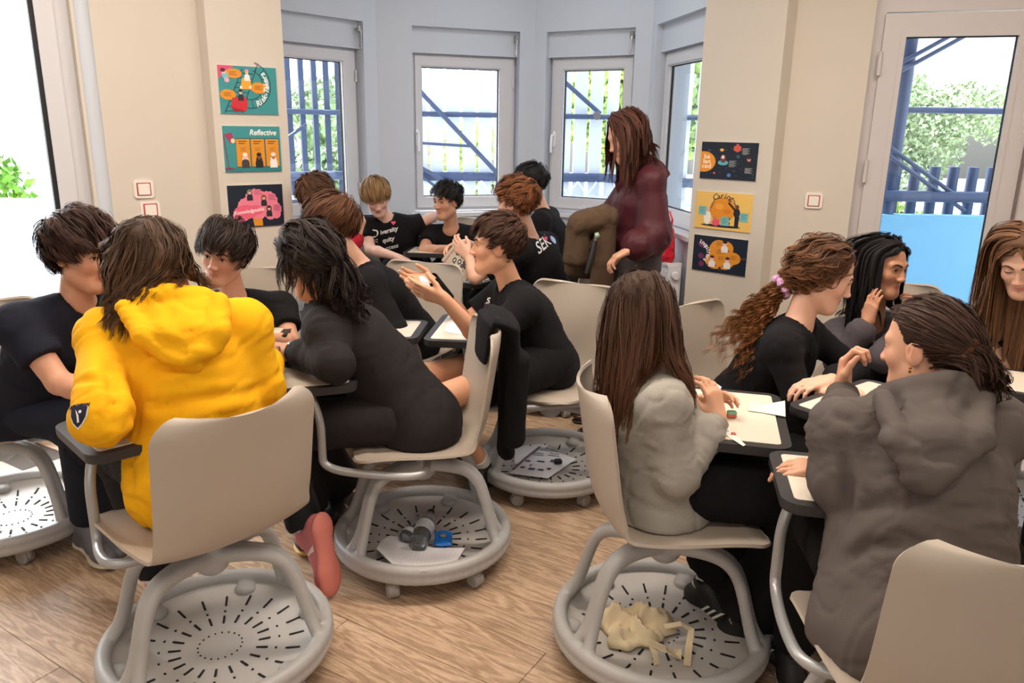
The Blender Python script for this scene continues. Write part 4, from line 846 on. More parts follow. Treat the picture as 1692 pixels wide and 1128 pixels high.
def person(name, label, pel, mid, sw, S, head, face, up=(0, 0, 1), hs=.97, hipf=(0, 1, 0), armL=None, armR=None, legL=None, legR=None, handL=None, handR=None,
           top='tee', topm=None, bottom='trousers', botm=None, hr=None, skin='light', bulk=1., fine=.0045, cres=.0105, eyes=.8, detail=False, iris=(70, 45, 30), waist=None, seed=0., famp=.006, hemup=None, hoodp=(0, 1), shoe=(None, None), neckf=.0, mouth=None, slv=.6, creases=None, toes=(None, None)):
    """mid: point between the shoulder joints, sw half shoulder width, S unit vector to the person's right"""
    S = nz(V(*S)); shR, shL = mid + S * sw, mid - S * sw; up3 = V(0, 0, 1); hf = nz(V(*hipf)); hsd = nz(np.cross(hf, up3)); hipR, hipL = pel + hsd * .085, pel - hsd * .085
    R = head_axes(face, up); C = head; b = bulk
    W_ = lerp(pel, mid, .42) if waist is None else waist; Ch = lerp(pel, mid, .74) if waist is None else lerp(W_, mid, .58)
    tz_ = nz(mid - W_); nb = mid + tz_ * .052; hb = C + R @ V(0, -.022, -.062) * hs
    def defarm(sh, sg): e = sh + V(0, 0, -.24) + S * sg * .05; return (e, e + hf * .22 + V(0, 0, -.03))
    aR = armR or defarm(shR, 1); aL = armL or defarm(shL, -1)
    def defleg(h): k = h + hf * .40; return (k, k + V(0, 0, -max(.3, k[2] - .09)) + hf * .02)
    lR = legR or defleg(hipR); lL = legL or defleg(hipL)
    o = None
    pts = [pel, mid, head, *aR, *aL, *lR, *lL]; lo = np.min(pts, 0) - .24; hi = np.max(pts, 0) + .24; fb = [(C - .135 * hs, C + .14 * hs, fine * (.70 if detail else 1.15))]
    hd = [h for h in ((aR[1], handR, False), (aL[1], handL, True)) if h[1]]
    for wr, h, _l in hd: c_ = wr + nz(V(*h['d'])) * .085; fb.append((c_ - .10, c_ + .10, fine))
    F = Field(lo, hi, .0125, fb)
    # ---- one continuous body
    F.cap2(pel, W_, hsd, .150 * b, .105 * b, .120 * b, .088 * b, k=.05); F.cap2(W_, Ch, S, .120 * b, .088 * b, .132 * b, .094 * b, k=.05); F.cap2(Ch, lerp(Ch, mid, .75), S, .132 * b, .092 * b, .11 * b, .06 * b, k=.05)
    for sh in (shR, shL): F.cap(lerp(mid, sh, .45), sh, .05, .046 * b, k=.04); F.cap(nb, lerp(mid, sh, .8), .036, .036, k=.03)
    F.cap(nb - tz_ * .03, hb, .050, .046 * hs, k=.02)
    for sh, (e, w_) in ((shR, aR), (shL, aL)): F.cap(sh, e, .044 * b, .036 * b, k=.02); F.cap(e, lerp(e, w_, .3), .036 * b, .036 * b, k=.012); F.cap(lerp(e, w_, .3), w_, .036 * b, .0235, k=.012)
    for hp, (k_, an) in ((hipR, lR), (hipL, lL)): F.cap(hp, k_, .078 * b, .052 * b, k=.03); F.cap(k_, lerp(k_, an, .3), .050 * b, .051 * b, k=.02); F.cap(lerp(k_, an, .3), an, .051 * b, .034, k=.02); F.cap(an, an + V(0, 0, -.03), .034, .034, k=.01)
    head_sdf(F, C, R, hs, detail, eyes)
    for wr, h, left in ((aR[1], handR, False), (aL[1], handL, True)):
        e = aL[0] if left else aR[0]; h = dict(h or {}); d = h.pop('d', None); nn = h.pop('n', (0, 0, -1)); d = nz(wr - e) if d is None else V(*d); hand_sdf(F, wr, d, V(*nn), left, **h)
    st_ = pel[2] < .7; v, f = F.mesh(); v = smoothv(v, f, 1); v = sit(v, pel, .474) if st_ else v; col = skin_col(v, C, R, hs, SK.get(skin, skin)); o = put('person', bpy.data.meshes.new('person')); bv, bf, bcol = v, f, col; tag(o, label, 'person'); bvh = BVHTree.FromPolygons(v.tolist(), f.tolist())
    # ---- clothes
    hood = top in ('hoodie',); long_ = top in ('hoodie', 'sweat', 'long', 'blouse'); of = dict(tee=.016, hoodie=.032, sweat=.028, long=.014, blouse=.02)[top]
    lo2 = np.min([pel, mid, *aR, *aL], 0) - .22; hi2 = np.max([pel, mid, *aR, *aL], 0) + .2; G = Field(lo2, hi2, cres)
    hem = pel - tz_ * (.07 if top in ('hoodie', 'sweat') else .03)
    if hemup: hem = pel + tz_ * hemup
    G.cap2(hem, W_, hsd, (.170 if long_ else .162) * b + of, (.132 if long_ else .122) * b + of * .8, .128 * b + of, .098 * b + of, k=.05); G.cap2(W_, Ch, S, .128 * b + of, .098 * b + of, .136 * b + of, .098 * b + of, k=.05); G.cap2(Ch, lerp(Ch, mid, .75), S, .136 * b + of, .096 * b + of, .11 * b + of, .062 * b + of, k=.05)
    for sh in (shR, shL): G.cap(lerp(mid, sh, .4), sh, .05 + of * .8, .048 * b + of * .8, k=.045); G.cap(nb + tz_ * .008, lerp(mid, sh, .85), .040 + of * .5, .04 + of * .5, k=.03)
    segs = [(pel, W_, .8), (W_, mid, .75)]
    for sh, (e, w_) in ((shR, aR), (shL, aL)):
        segs += [(sh, e, .8), (e, w_, .9)]
        if long_:
            ra, rb, rc = {'hoodie': (.062, .057, .042), 'sweat': (.062, .056, .040), 'long': (.054, .046, .034), 'blouse': (.056, .088, .058)}[top]; ra *= b; rb *= b
            G.cap(sh, e, ra, rb, k=.03); we = lerp(e, w_, .93); G.cap(e, lerp(e, w_, .72), rb, rc * 1.22, k=.02); G.cap(lerp(e, w_, .72), we, rc * 1.2, rc * .9, k=.02, flat=True)
        else: G.cap(sh, lerp(sh, e, slv), .056 * b + .004, .064 * b, k=.03, flat=True)
    nk = nb + tz_ * .0
    if hood:
        bk = nz(np.cross(S, tz_)); bk = bk if bk @ nz(-V(*hipf)) > -.2 else -bk   # outward from the back
        ring = []; tk = .062 * b + of
        for a in np.linspace(-2.5, 2.5, 15): ring.append(nb + tz_ * (.042 - .03 * abs(a) / 2.5) + bk * (.078 * math.cos(a) + .012) + S * (.092 * math.sin(a)))
        for p, q in zip(ring[:-1], ring[1:]): G.cap(p, q, .027, k=.012)
        hs_, hl_ = hoodp; h0, h1, h2 = nb + bk * (.090) + S * hs_ * .3, nb + bk * (.085 + tk * .62) - tz_ * .095 * hl_ + S * hs_ * .7, nb + bk * (.075 + tk * .84) - tz_ * .185 * hl_ + S * hs_
        G.cap2(h0, h1, S, .118, .034, .098, .036, k=.010); G.cap2(h1, h2, S, .098, .036, .022, .024, k=.010)
        for sg in (-1, 1):
            for p, q, r1, r2 in ((h0 + S * sg * .115 + tz_ * .01, h1 + S * sg * .088 + bk * .012, .024, .024), (h1 + S * sg * .088 + bk * .012, h2 + S * sg * .012 + bk * .006, .024, .022)): G.cap(p, q, r1, r2, k=.014)
        G.cap(h0 + bk * .036 + tz_ * .03, h1 + bk * .050, .006, .005, k=.005, sub=True); G.cap(h1 + bk * .050, h2 + bk * .03, .005, k=.005, sub=True)
    elif top in ('tee', 'long'): G.cap(nb + tz_ * .022, nb + tz_ * .12, .055, .066, k=.014, sub=True)
    else: G.cap(nb - tz_ * .02, nb + tz_ * .01, .062, .058, k=.012)
    if top == 'sweat': G.cap(nb + tz_ * .02, nb + tz_ * .12, .05, .052, k=.008, sub=True)
    G_top = G; v, f = G.mesh(); v = smoothv(v, f, 1); v = folds(v, f, segs, famp * (1.25 if long_ else 1), seed=seed + 3.1, **(dict(hi=3., lo=17.) if top == 'blouse' else {}))
    v = sit(v, pel, .464) if st_ else v
    if creases: v = crease(v, f, creases)
    nm = {'tee': 't_shirt', 'hoodie': 'hoodie', 'sweat': 'sweatshirt', 'long': 'long_sleeved_top', 'blouse': 'blouse'}[top]
    tp = put(nm, fastmesh(nm, v, f, [topm or M_black]), o); tb = BVHTree.FromPolygons(v.tolist(), f.tolist())
    if long_ and top != 'blouse' and top != 'long':
        for (e, w_) in (aR, aL):
            d = nz(w_ - e); mm = MB(); c0 = lerp(e, w_, .93) - d * .035; r0 = {'hoodie': .041, 'sweat': .038}.get(top, .034)
            mm.tube([c0, c0 + d * .012, c0 + d * .03, c0 + d * .045, c0 + d * .047], [r0, r0 * 1.04, r0, r0 * .96, r0 * .7], 20); mm.build('cuff', topm or M_black, tp, smooth=True)
    lo3 = np.min([pel, *lR, *lL], 0) - .17; hi3 = np.max([pel, *lR, *lL], 0) + .17; G = Field(lo3, hi3, cres * 1.15)
    G.cap2(pel - hf * .01, pel + tz_ * max(.05, (hemup or 0) + .04), hsd, (.168 if hemup and hemup > .05 else .160) * b, .124 * b, (.158 if hemup and hemup > .05 else .132) * b, (.124 if hemup and hemup > .05 else .098) * b, k=.04); segs = []
    wd = {'trousers': (.088, .064, .052), 'wide': (.096, .084, .092), 'shorts': (.094, .088, .088), 'slim': (.084, .060, .044)}[bottom]
    for hp, (k_, an) in ((hipR, lR), (hipL, lL)):
        if bottom == 'shorts': kk = lerp(hp, k_, .62); G.cap(hp, kk, wd[0] * b, wd[1] * b, k=.03, flat=True); segs += [(hp, k_, 1.)]
        else: G.cap(lerp(hp, k_, .14), k_, wd[0] * b * .9, wd[1] * b, k=.03); ae = lerp(k_, an, .93); G.cap(k_, ae, wd[1] * b, wd[2], k=.03, flat=True); segs += [(hp, k_, .9), (k_, an, 1.)]
    v, f = G.mesh(); v = smoothv(v, f, 1); v = folds(v, f, segs, famp, seed=seed + 9.7); v = sit(v, pel, .468) if st_ else v; bn = 'shorts' if bottom == 'shorts' else 'trousers'; put(bn, fastmesh(bn, v, f, [botm or M_trous]), o)
    v, f, c_ = thin_hidden(bv, bf, bcol, (G_top, G), C, R, hs); o.data = fastmesh('person', v, f, [M_skin], c_)
    # ---- shoes
    for (k_, an), sp, td in ((lR, shoe[0], toes[0]), (lL, shoe[1], toes[1])):
        sp = sp or ((30, 29, 31), (196, 192, 186), (70, 68, 68), (44, 44, 46), 'low')
        if True: make_shoe(o, an, td if td is not None else hf, sp, k_)
    # ---- face parts
    if detail:
        for q in (-1, 1):
            c_ = C + R @ (V(q * .031, .0695, .004) * hs)
            if eyes > 0:
                n1, n2 = 16, 14; vs, fs, cs = [], [], []
                for i in range(n2 + 1):
                    a = PI * i / n2
                    for j in range(n1): b_ = 2 * PI * j / n1; vs.append(c_ + R @ (V(math.sin(a) * math.cos(b_), math.cos(a), math.sin(a) * math.sin(b_)) * .0125 * hs)); dg = math.degrees(a); cs.append((.01, .01, .01) if dg < 14 else lin(iris) if dg < 33 else (.72, .68, .66))
                fs = [(i * n1 + j, i * n1 + (j + 1) % n1, (i + 1) * n1 + (j + 1) % n1, (i + 1) * n1 + j) for i in range(n2) for j in range(n1)]
                put('eye', fastmesh('eye', vs, fs, [M_eye], np.array(cs)), o)
            def proj(p, off=.0008):
                p = C + R @ (V(*p) * hs); d = -R[:, 1]; h_ = bvh.ray_cast(Vector(p - d * .03), Vector(d)); return (np.array(h_[0]) - d * off) if h_[0] and np.linalg.norm(np.array(h_[0]) - p) < .055 * hs else p + d * .038 * hs
            mm = MB(); pp = [proj((q * x, .10, z)) for x, z in ((.011, .0215), (.02, .0255), (.032, .029), (.042, .0275), (.051, .021))]; mm.tube(pp, [.0026, .0032, .003, .0024, .0012], 6); mm.build('eyebrow', mat('brow', tuple(int(c_ * .7) for c_ in (hr or {}).get('rgb', (50, 36, 28))), .8), o, smooth=True)
            mm = MB(); zz = .0095 if eyes > 0 else -.001; sg_ = 1 if eyes > 0 else -.3
            pp = [proj((q * x, .10, z)) for x, z in ((.018, .003), (.024, .003 + .0052 * sg_), (.031, .003 + .0068 * sg_), (.039, .003 + .005 * sg_), (.046, .0035))]; mm.tube(pp, [.0008, .0013, .0016, .0015, .0008], 5); mm.build('eyelashes', M_dark, o, smooth=True)
    if hr:
        hr = dict(hr); cl = hr.pop('nocoll', None); cc = [] if cl else [(shR, shL, .05 + of), (nb, W_, .085 + of), (lerp(mid, shR, .5), W_, .07 + of), (lerp(mid, shL, .5), W_, .07 + of)]
        if hood: cc.append((nb + S * .06, nb - S * .06, .07))
        hair(o, C, R, hs, coll=cc, **hr)
    o.data.name = 'person'; return o, tp, tb, dict(C=C, R=R, S=S, nb=nb, tz=tz_, W=W_, Ch=Ch, shR=shR, shL=shL, hipR=hipR, hipL=hipL, mid=mid)
SH = {}
def shoemat(k, rgb, **kw):
    if k not in SH: SH[k] = mat('shoe_' + k, rgb, **kw)
    return SH[k]
def make_shoe(o, an, td, sp, kn=None):
    up_c, sole_c, acc, sock, kind = sp; td, xup = (td if isinstance(td, tuple) else (td, None)); td = nz(V(*td)); upv = nz(V(*sp_up)) if (sp_up := SHOE_UP.get(kind)) is not None else V(0, 0, 1)
    if kn is not None and abs(td[2]) > .25: upv = nz(kn - an)
    if xup is not None: upv = nz(xup)
    td = nz(td); sd = nz(np.cross(td, upv)); upv = np.cross(sd, td); h = an - upv * .055 - td * .035; b = h + td * .185; RF = np.stack([sd, td, upv], 1)
    F = Field(np.minimum(h, b) - .1, np.maximum(h, b) + .13, .006)
    F.ell(h + td * .004, (.036, .042, .038), RF, k=.02); F.cap2(h, lerp(h, b, .6), sd, .030, .028, .036, .028, k=.02); F.ell(lerp(h, b, .92) - upv * .004, (.043, .068, .027), RF, k=.02); F.cap(h + td * .02, an + upv * .005, .036, .036, k=.02); F.cap(an + upv * .0 + td * .02, lerp(h, b, .62) + upv * .010, .034, .024, k=.03)
    if kind == 'boot': F.cap(an, an + upv * .12, .046, .052, k=.02)
    F.cap(an + upv * .02, an + upv * .16, .030, .036, k=.004, sub=(kind != 'boot'))
    v, f = F.mesh(); ub = BVHTree.FromPolygons(v.tolist(), f.tolist()); q = put('shoe', fastmesh('shoe', v, f, [shoemat(str(up_c), up_c, rough=.55 if kind != 'boot' else .25, bump=.2, bscale=500, noise=.05)]), o)
    F = Field(np.minimum(h, b) - .09, np.maximum(h, b) + .09, .006); z = -upv * .026
    F.ell(h + z + td * .002, (.042, .052, .016), RF, k=.01); F.cap2(h + z, lerp(h, b, .8) + z, sd, .035, .013, .038, .012, k=.012); F.ell(lerp(h, b, .90) + z, (.048, .078, .014), RF, k=.01)
    v, f = F.mesh(); put('sole', fastmesh('sole', v, f, [shoemat('s' + str(sole_c), sole_c, rough=.6)]), q)
    if acc:
        if kind == 'run' or kind == 'low':
            m = MB()
            for i in range(5):
                c_ = lerp(h, b, .42 + i * .09) + upv * (.048 - i * .0065); m.tube([c_ - sd * .022 - upv * .010, c_ + upv * .003, c_ + sd * .022 - upv * .010], .0026, 6)
                m.tube([c_ - sd * .022 - upv * .010, c_ + sd * .016 + td * .016 - upv * .004], .0022, 6)
            m.build('laces', shoemat('l' + str(acc), acc), q, smooth=True)
        if kind in ('stripe', 'panel', 'run'):
            for sg in (-1, 1):
                for i in range(3 if kind == 'stripe' else 1):
                    t0 = .34 + i * .13; w_ = .010 if kind == 'stripe' else .022; m = MB(); vs_ = []
                    for k in range(7):
                        u = k / 6; u = u if kind != 'run' else u * .5; wk = w_ * (1 if kind != 'panel' else 1 - .7 * u)
                        for e_ in (-1, 1):
                            p_ = lerp(h, b, t0 + .16 * u) + td * e_ * wk / 2 + upv * (-.010 + .032 * u); h_ = ub.ray_cast(Vector(p_ + sd * sg * .1), Vector(-sd * sg), .12); vs_.append((np.array(h_[0]) + sd * sg * .0015) if h_[0] else p_ + sd * sg * .036)
                    m.add(vs_, [(2 * k, 2 * k + 1, 2 * k + 3, 2 * k + 2) for k in range(6)]); m.build('side_stripe', shoemat('l' + str(acc), acc), q)
    if sock:
        m = MB(); sv = nz(kn - an); m.tube([an - sv * .02, an + sv * .03, an + sv * .07, an + sv * .09, an + sv * .093], [.036, .037, .041, .0425, .036], 18); m.build('sock', shoemat('k' + str(sock), sock, rough=.9, bump=.4, bscale=160), o, smooth=True)
SHOE_UP = {}
def decal(verts, faces, org, ex, ey, bvh, m, name, parent, off=.0016, cast=None):
    """projects flat lettering on a cloth surface"""
    ex, ey = nz(ex), nz(ey); n = nz(np.cross(ex, ey)); out = []
    for p in verts:
        q = org + ex * p[0] + ey * p[1]; h_ = bvh.ray_cast(Vector(q + n * .12), Vector(-n), .3); out.append(tuple(np.array(h_[0]) + n * off) if h_[0] else tuple(q))
    me = bpy.data.meshes.new(name); me.from_pydata(out, [], faces); me.materials.append(m); return put(name, me, parent)
# ---------------------------------------------------------------- the chairs in the room
chair('chair in front at the left with its back to us, under the person in yellow', (-.82, 1.90), (-.75, .66), ((-.972, 2.01), (-.7, .7)), rz=math.radians(-57))
chair('chair in the middle facing left, black jacket hung over its backrest', (-.31, 2.52), (-.96, -.2), ((-.71, 2.49), (-.93, -.37)), rz=math.radians(-76))
chair('chair at the right centre under the person in light grey, tote bag in its base', (.45, 2.0), (1, .03), ((.635, 2.115), (.97, -.24)), rz=math.radians(-88))
chair('chair cut off by the lower right corner of the photo, under the grey hoodie', (.87, 1.36), (.03, 1), ((.86, 1.665), (.2, .98)), rz=math.radians(75))
chair('chair at the left edge under the boy in navy, sunlight on its base', (-1.86, 2.62), (.6, -.8), None, rz=math.radians(-80))
chair('chair under the gesturing boy, worksheets lying in its base', (.17, 3.15), (-.5, -.87), ((-.17, 3.08), (-1, .1)), rz=math.radians(-88))
chair('chair behind the middle desks, bare backrest beside the black long sleeved boy', (-.52, 3.62), (-.35, -.94), ((-.59, 3.05), (-.05, -1)), rz=math.radians(-80))
chair('chair under the boy who looks at us past the yellow hoodie', (-1.22, 3.38), (.1, -1), ((-1.12, 3.03), (.06, -1)), rz=math.radians(30))
chair('chair of the girl with the curly ponytail, pale backrest by the pillar', (.86, 2.78), (.72, -.69), ((1.10, 2.22), (.6, -.8)), rz=math.radians(10))
chair('chair of the girl resting her cheeks in her hands', (1.62, 3.3), (-.5, -.86), None, rz=math.radians(0))
chair('chair at the right edge with a blue lit base', (2.06, 2.78), (-.6, -.8), ((1.78, 2.42), (-.5, -.86)), rz=math.radians(15))
chair('chair of the curly haired boy in the bay, in front of the teacher', (.22, 4.20), (-.9, .3), ((-.22, 4.25), (-.9, .4)), rz=math.radians(15))
chair('chair of the dark haired boy leaning on his desk under the back window', (-.27, 5.62), (-.1, -1), ((-.48, 5.12), (-.1, -1)), rz=math.radians(15))
chair('chair of the fair haired boy in the bay', (-.90, 5.30), (.15, -1), None, rz=math.radians(15))
chair('chair of the boy partly hidden at the back of the bay', (.32, 5.05), (-.8, -.6), None, rz=math.radians(15))
chair('chair of the boy in red behind the brown haired boy', (-.95, 4.35), (.7, .5), None, rz=math.radians(15))
# ---------------------------------------------------------------- the people
BROWN, DBR, BLK, CURLY, BLOND, RED = (72, 50, 36), (52, 37, 29), (34, 28, 26), (120, 78, 46), (150, 112, 72), (104, 62, 42)
GREYSH, PINK = ((88, 86, 92), (196, 188, 168), (120, 110, 104), (60, 60, 64), 'run'), ((208, 120, 124), (216, 128, 116), (240, 230, 222), (232, 230, 228), 'panel')
BSH, STR, CRM = ((34, 30, 28), (40, 36, 34), (60, 56, 54), (238, 236, 232), 'low'), ((24, 24, 26), (98, 76, 58), (232, 228, 222), (225, 222, 218), 'stripe'), ((30, 28, 30), (206, 160, 84), (232, 226, 214), (228, 224, 220), 'panel')
BOOT = ((52, 26, 22), (30, 20, 18), None, None, 'boot')
P = []
def pp(*a, **k): r = person(*a, **k); P.append(r); return r
# boy in navy at the left edge
p1 = pp('person', 'boy in a navy T-shirt seated at the left edge, dark wavy hair', V(-1.66, 2.54, .56), J(120, 520, 2.46), .172, (-.5, -.86, 0), J(136, 420, 2.44), (.93, -.30, -.12), up=(.1, 0, 1), hipf=(.75, -.6, 0),
   armR=(J(98, 632, 2.27), J(172, 655, 2.20)), armL=(J(190, 610, 2.60), J(215, 640, 2.40)), legR=(GZ(128, 700, .53), GZ(142, 868, .10)), legL=(GZ(160, 690, .53), GZ(166, 858, .10)),
   topm=M_navy, botm=fabric('dark_navy_trousers', (30, 34, 46)), bulk=1.04, skin='mid', detail=True, eyes=.5, hr=dict(rgb=(58, 36, 28), L=.088, n=300, m=16, vol=.034, comb=(0, .3, .15), swirl=1.0, curl=.004, curlf=50, jit=.35, sidefade=.4, wid=.0028), shoe=(GREYSH, GREYSH), toes=(V(.75, -.66, 0), V(.7, -.7, 0)), seed=1, fine=.0045)
# yellow hoodie
p2 = pp('person', 'person in a bright yellow hoodie seen from behind, wavy brown hair', V(-.84, 1.96, .56), J(292, 548, 2.06), .178, (.95, .30, 0), J(262, 432, 2.10), (.25, .93, -.25), up=(-.28, .1, 1), hipf=(-.6, .8, 0), hemup=.012, hs=.93, hoodp=(.035, .72),
   armL=(GZ(166, 692, .80), J(195, 640, 2.28)), armR=(J(432, 640, 2.12), J(442, 590, 2.34)), legL=(V(-1.20, 2.20, .52), GZ(262, 962, .10)), legR=(V(-.76, 2.38, .52), GZ(508, 880, .20)),
   top='hoodie', topm=M_yellow, botm=fabric('washed_black_denim', (34, 34, 36)), bulk=1.06, skin='mid', creases=[([(205, 640), (260, 610), (330, 600), (400, 590)], .010, .014), ([(190, 700), (260, 672), (350, 655), (440, 640)], .009, .013), ([(215, 760), (290, 720), (380, 690), (450, 668)], .008, .012), ([(175, 590), (185, 640), (178, 700)], .012, .014), ([(245, 545), (300, 585), (370, 575)], .006, .012), ([(120, 640), (150, 630), (180, 640)], .006, .010), ([(196, 700), (215, 760), (218, 810)], .010, .014)],
   hr=dict(kind='long', rgb=(74, 54, 40), L=.27, n=260, m=15, vol=.012, curl=.009, curlf=42, part=.03, drift=V(-.18, 0, 0), back=.3, spread=.009, seed=4, tipc=(96, 68, 46), wid=.0030), shoe=(PINK, PINK), toes=((V(.12, -.10, -.98), V(-.80, .58, -.1)), V(-.3, .9, 0)), seed=2, famp=.009, cres=.0082)
# boy looking at us
p3 = pp('person', 'boy with tousled dark hair looking toward the camera past the yellow hoodie', V(-1.18, 3.36, .56), J(392, 508, 3.12), .175, (-1, -.1, 0), J(371, 420, 2.98), (-.14, -1, -.10), up=(.20, 0, 1), hipf=(.05, -1, 0),
   armR=(J(322, 560, 3.05), J(375, 562, 2.90)), armL=(J(480, 566, 3.0), J(445, 560, 2.86)), handL=dict(d=(-1, -.1, -.02), curl=.25), skin='mid', detail=True, eyes=.75, fine=.0048,
   hr=dict(rgb=(46, 34, 27), L=.085, n=280, m=15, vol=.028, comb=(0.1, .8, -.1), swirl=.8, jit=.35, grav=.5, seed=5, curl=.003, sidefade=.6, wid=.0028), seed=3)
# black sweatshirt with half ponytail
p4 = pp('person', 'person with dark tied back hair in a washed black sweatshirt leaning on the desk', V(-.37, 2.54, .55), J(548, 528, 2.52), .155, (-.12, .99, 0), J(510, 432, 2.47), (-.80, .52, -.30), up=(-.2, 0, 1), hipf=(-.95, -.15, 0), waist=J(628, 612, 2.56),
   armL=(GZ(553, 602, .79), GZ(484, 580, .775)), armR=(J(545, 600, 2.72), GZ(470, 585, .76)), handL=dict(d=(-.95, .15, .05), n=(0, .3, -1), curl=.4), handR=dict(d=(-.8, -.5, .1), n=(0, -.2, -1), curl=.5),
   legL=(V(-.78, 2.40, .53), GZ(508, 838, .10)), legR=(V(-.80, 2.62, .53), GZ(565, 808, .10)), top='sweat', topm=M_sweat, bottom='wide', botm=fabric('washed_black_trousers', (40, 36, 35)), bulk=1.0, skin='mid',
   hr=dict(kind='pony', rgb=(44, 34, 30), L=.36, tail=.20, n=260, m=13, vol=.02, tie=J(546, 428, 2.44), tdir=V(.45, -.5, -.15), fall=.55, curl=.008, curlf=35, spread=.010, tspread=.7, seed=6, jit=.5), shoe=(CRM, CRM), toes=(V(-.2, -1, 0), V(.2, -1, 0)), seed=4, famp=.006)
# black long sleeves
p5 = pp('person', 'brown haired boy in a black long sleeved top behind the dark haired girl', V(-.50, 3.52, .56), J(605, 455, 3.30), .17, (-.30, .95, 0), J(545, 373, 3.18), (-.96, -.15, -.12), hipf=(-.8, -.6, 0),
   armL=(J(655, 545, 3.08), J(605, 570, 2.98)), armR=(J(560, 520, 3.4), J(540, 560, 3.1)), top='long', skin='light', detail=True, eyes=.6, fine=.0045, hr=dict(rgb=(88, 56, 36), L=.085, n=260, m=14, vol=.028, comb=(0, .9, -.1), swirl=.6, jit=.2, seed=7, sidefade=.6, wid=.003), seed=5)
p6 = pp('person', 'person in red seen from behind at the back, short brown hair, fist raised', V(-.95, 4.32, .56), J(535, 402, 4.20), .165, (.35, -.93, 0), J(524, 328, 4.15), (.55, .83, -.1), hipf=(.8, .5, 0), top='sweat', topm=M_red,
   armR=(J(565, 425, 4.10), J(592, 384, 4.12)), handR=dict(d=(.35, 0, .8), n=(-.8, .2, .3), curl=1.15, s=.85), hr=dict(rgb=(86, 58, 40), L=.07, n=170, m=12, vol=.022, jit=.25, wid=.004, seed=8), cres=.011, fine=.007, seed=6)
p7 = pp('person', 'fair haired boy in a black T-shirt with white lettering, looking down', V(-.76, 5.42, .57), J(644, 372, 5.28), .17, (-1, -.12, 0), J(622, 326, 5.16), (.22, -.9, -.50), up=(-.1, -.3, 1), hipf=(.1, -1, 0), cres=.011, fine=.006, detail=True, eyes=0,
   armL=(J(708, 362, 5.32), J(728, 352, 5.46)), armR=(J(612, 412, 5.12), J(655, 424, 5.0)), handR=dict(d=(.8, -.3, -.2), curl=.5), skin='pale', hr=dict(rgb=(150, 116, 78), L=.085, n=220, m=13, vol=.02, comb=(0, 1, -.3), swirl=.7, jit=.12, wid=.004, seed=9, sidefade=.3), seed=7)
p8 = pp('person', 'dark haired boy leaning folded arms on a desk by the back window', V(-.38, 5.50, .57), J(748, 388, 5.30), .16, (-1, .1, 0), J(738, 333, 5.20), (-.62, -.78, -.06), hipf=(-.1, -1, 0), cres=.011, fine=.0055, detail=True, eyes=.7,
   armR=(J(700, 414, 5.10), J(745, 411, 4.98)), armL=(J(792, 414, 5.12), J(748, 409, 5.02)), handR=dict(d=(.9, .1, 0)), handL=dict(d=(-.9, .1, 0)), skin='mid', hr=dict(rgb=(34, 28, 26), L=.07, n=200, m=12, vol=.024, comb=(.1, .9, -.05), wid=.004, jit=.2, seed=10), seed=8)
p9 = pp('person', 'boy with reddish curly hair in a black T-shirt, his back to us, holding a book', V(.22, 4.22, .56), J(880, 410, 4.08), .17, (.45, .88, 0), J(852, 336, 3.98), (-.86, .42, -.12), hipf=(-.85, .3, 0), detail=True, fine=.005,
   armL=(J(785, 458, 3.92), J(775, 424, 3.98)), armR=(J(800, 420, 4.3), J(772, 402, 4.12)), handL=dict(d=(-.55, .2, .5), n=(0, .9, .3), curl=.5), handR=dict(d=(-.9, -.3, -.1), n=(.1, -.5, -.8), curl=.5), hr=dict(rgb=(124, 76, 46), L=.07, n=280, m=14, vol=.028, comb=(.1, .6, .2), curl=.006, curlf=75, jit=.4, wid=.0034, seed=11), slv=.75, seed=9)
p10 = pp('person', 'boy with short black hair partly hidden at the back of the bay', V(.30, 5.05, .57), J(900, 362, 5.0), .17, (.2, .97, 0), J(877, 303, 4.92), (-.9, -.15, -.1), hipf=(-.8, -.4, 0), cres=.011, fine=.007,
   hr=dict(rgb=(36, 32, 32), L=.05, n=170, m=12, vol=.016, wid=.004, jit=.15, seed=12), skin='light', seed=10)
# gesturing boy
p11 = pp('person', 'boy in black T-shirt and shorts gesturing with open hands, seen in profile', V(.13, 3.17, .56), J(852, 492, 3.15), .158, (-.28, .96, 0), J(820, 406, 3.10), (-1, -.06, .02), hipf=(-.9, -.42, 0), fine=.0046, detail=True, eyes=.8,
   armL=(J(797, 566, 2.90), J(735, 494, 2.80)), armR=(J(770, 532, 3.27), J(718, 468, 3.14)), handL=dict(d=(-.95, .1, .28), n=(.1, .85, .5), curl=.16, thumb=.0, spread=.09), handR=dict(d=(-.9, -.2, .2), n=(.2, -.8, .5), curl=.3, spread=.06),
   legL=(GZ(716, 662, .54), GZ(800, 768, .12)), legR=(GZ(702, 622, .56), GZ(775, 745, .12)), bottom='shorts', skin=(222, 166, 132), hr=dict(rgb=(70, 46, 34), L=.065, n=320, m=15, vol=.020, comb=(0, .9, .1), swirl=.5, jit=.18, seed=13, wid=.0026, sidefade=1.4, spread=.009), shoe=(BSH, BSH), toes=(V(.55, -.8, 0), V(-.3, -.8, 0)), slv=.7, seed=11)
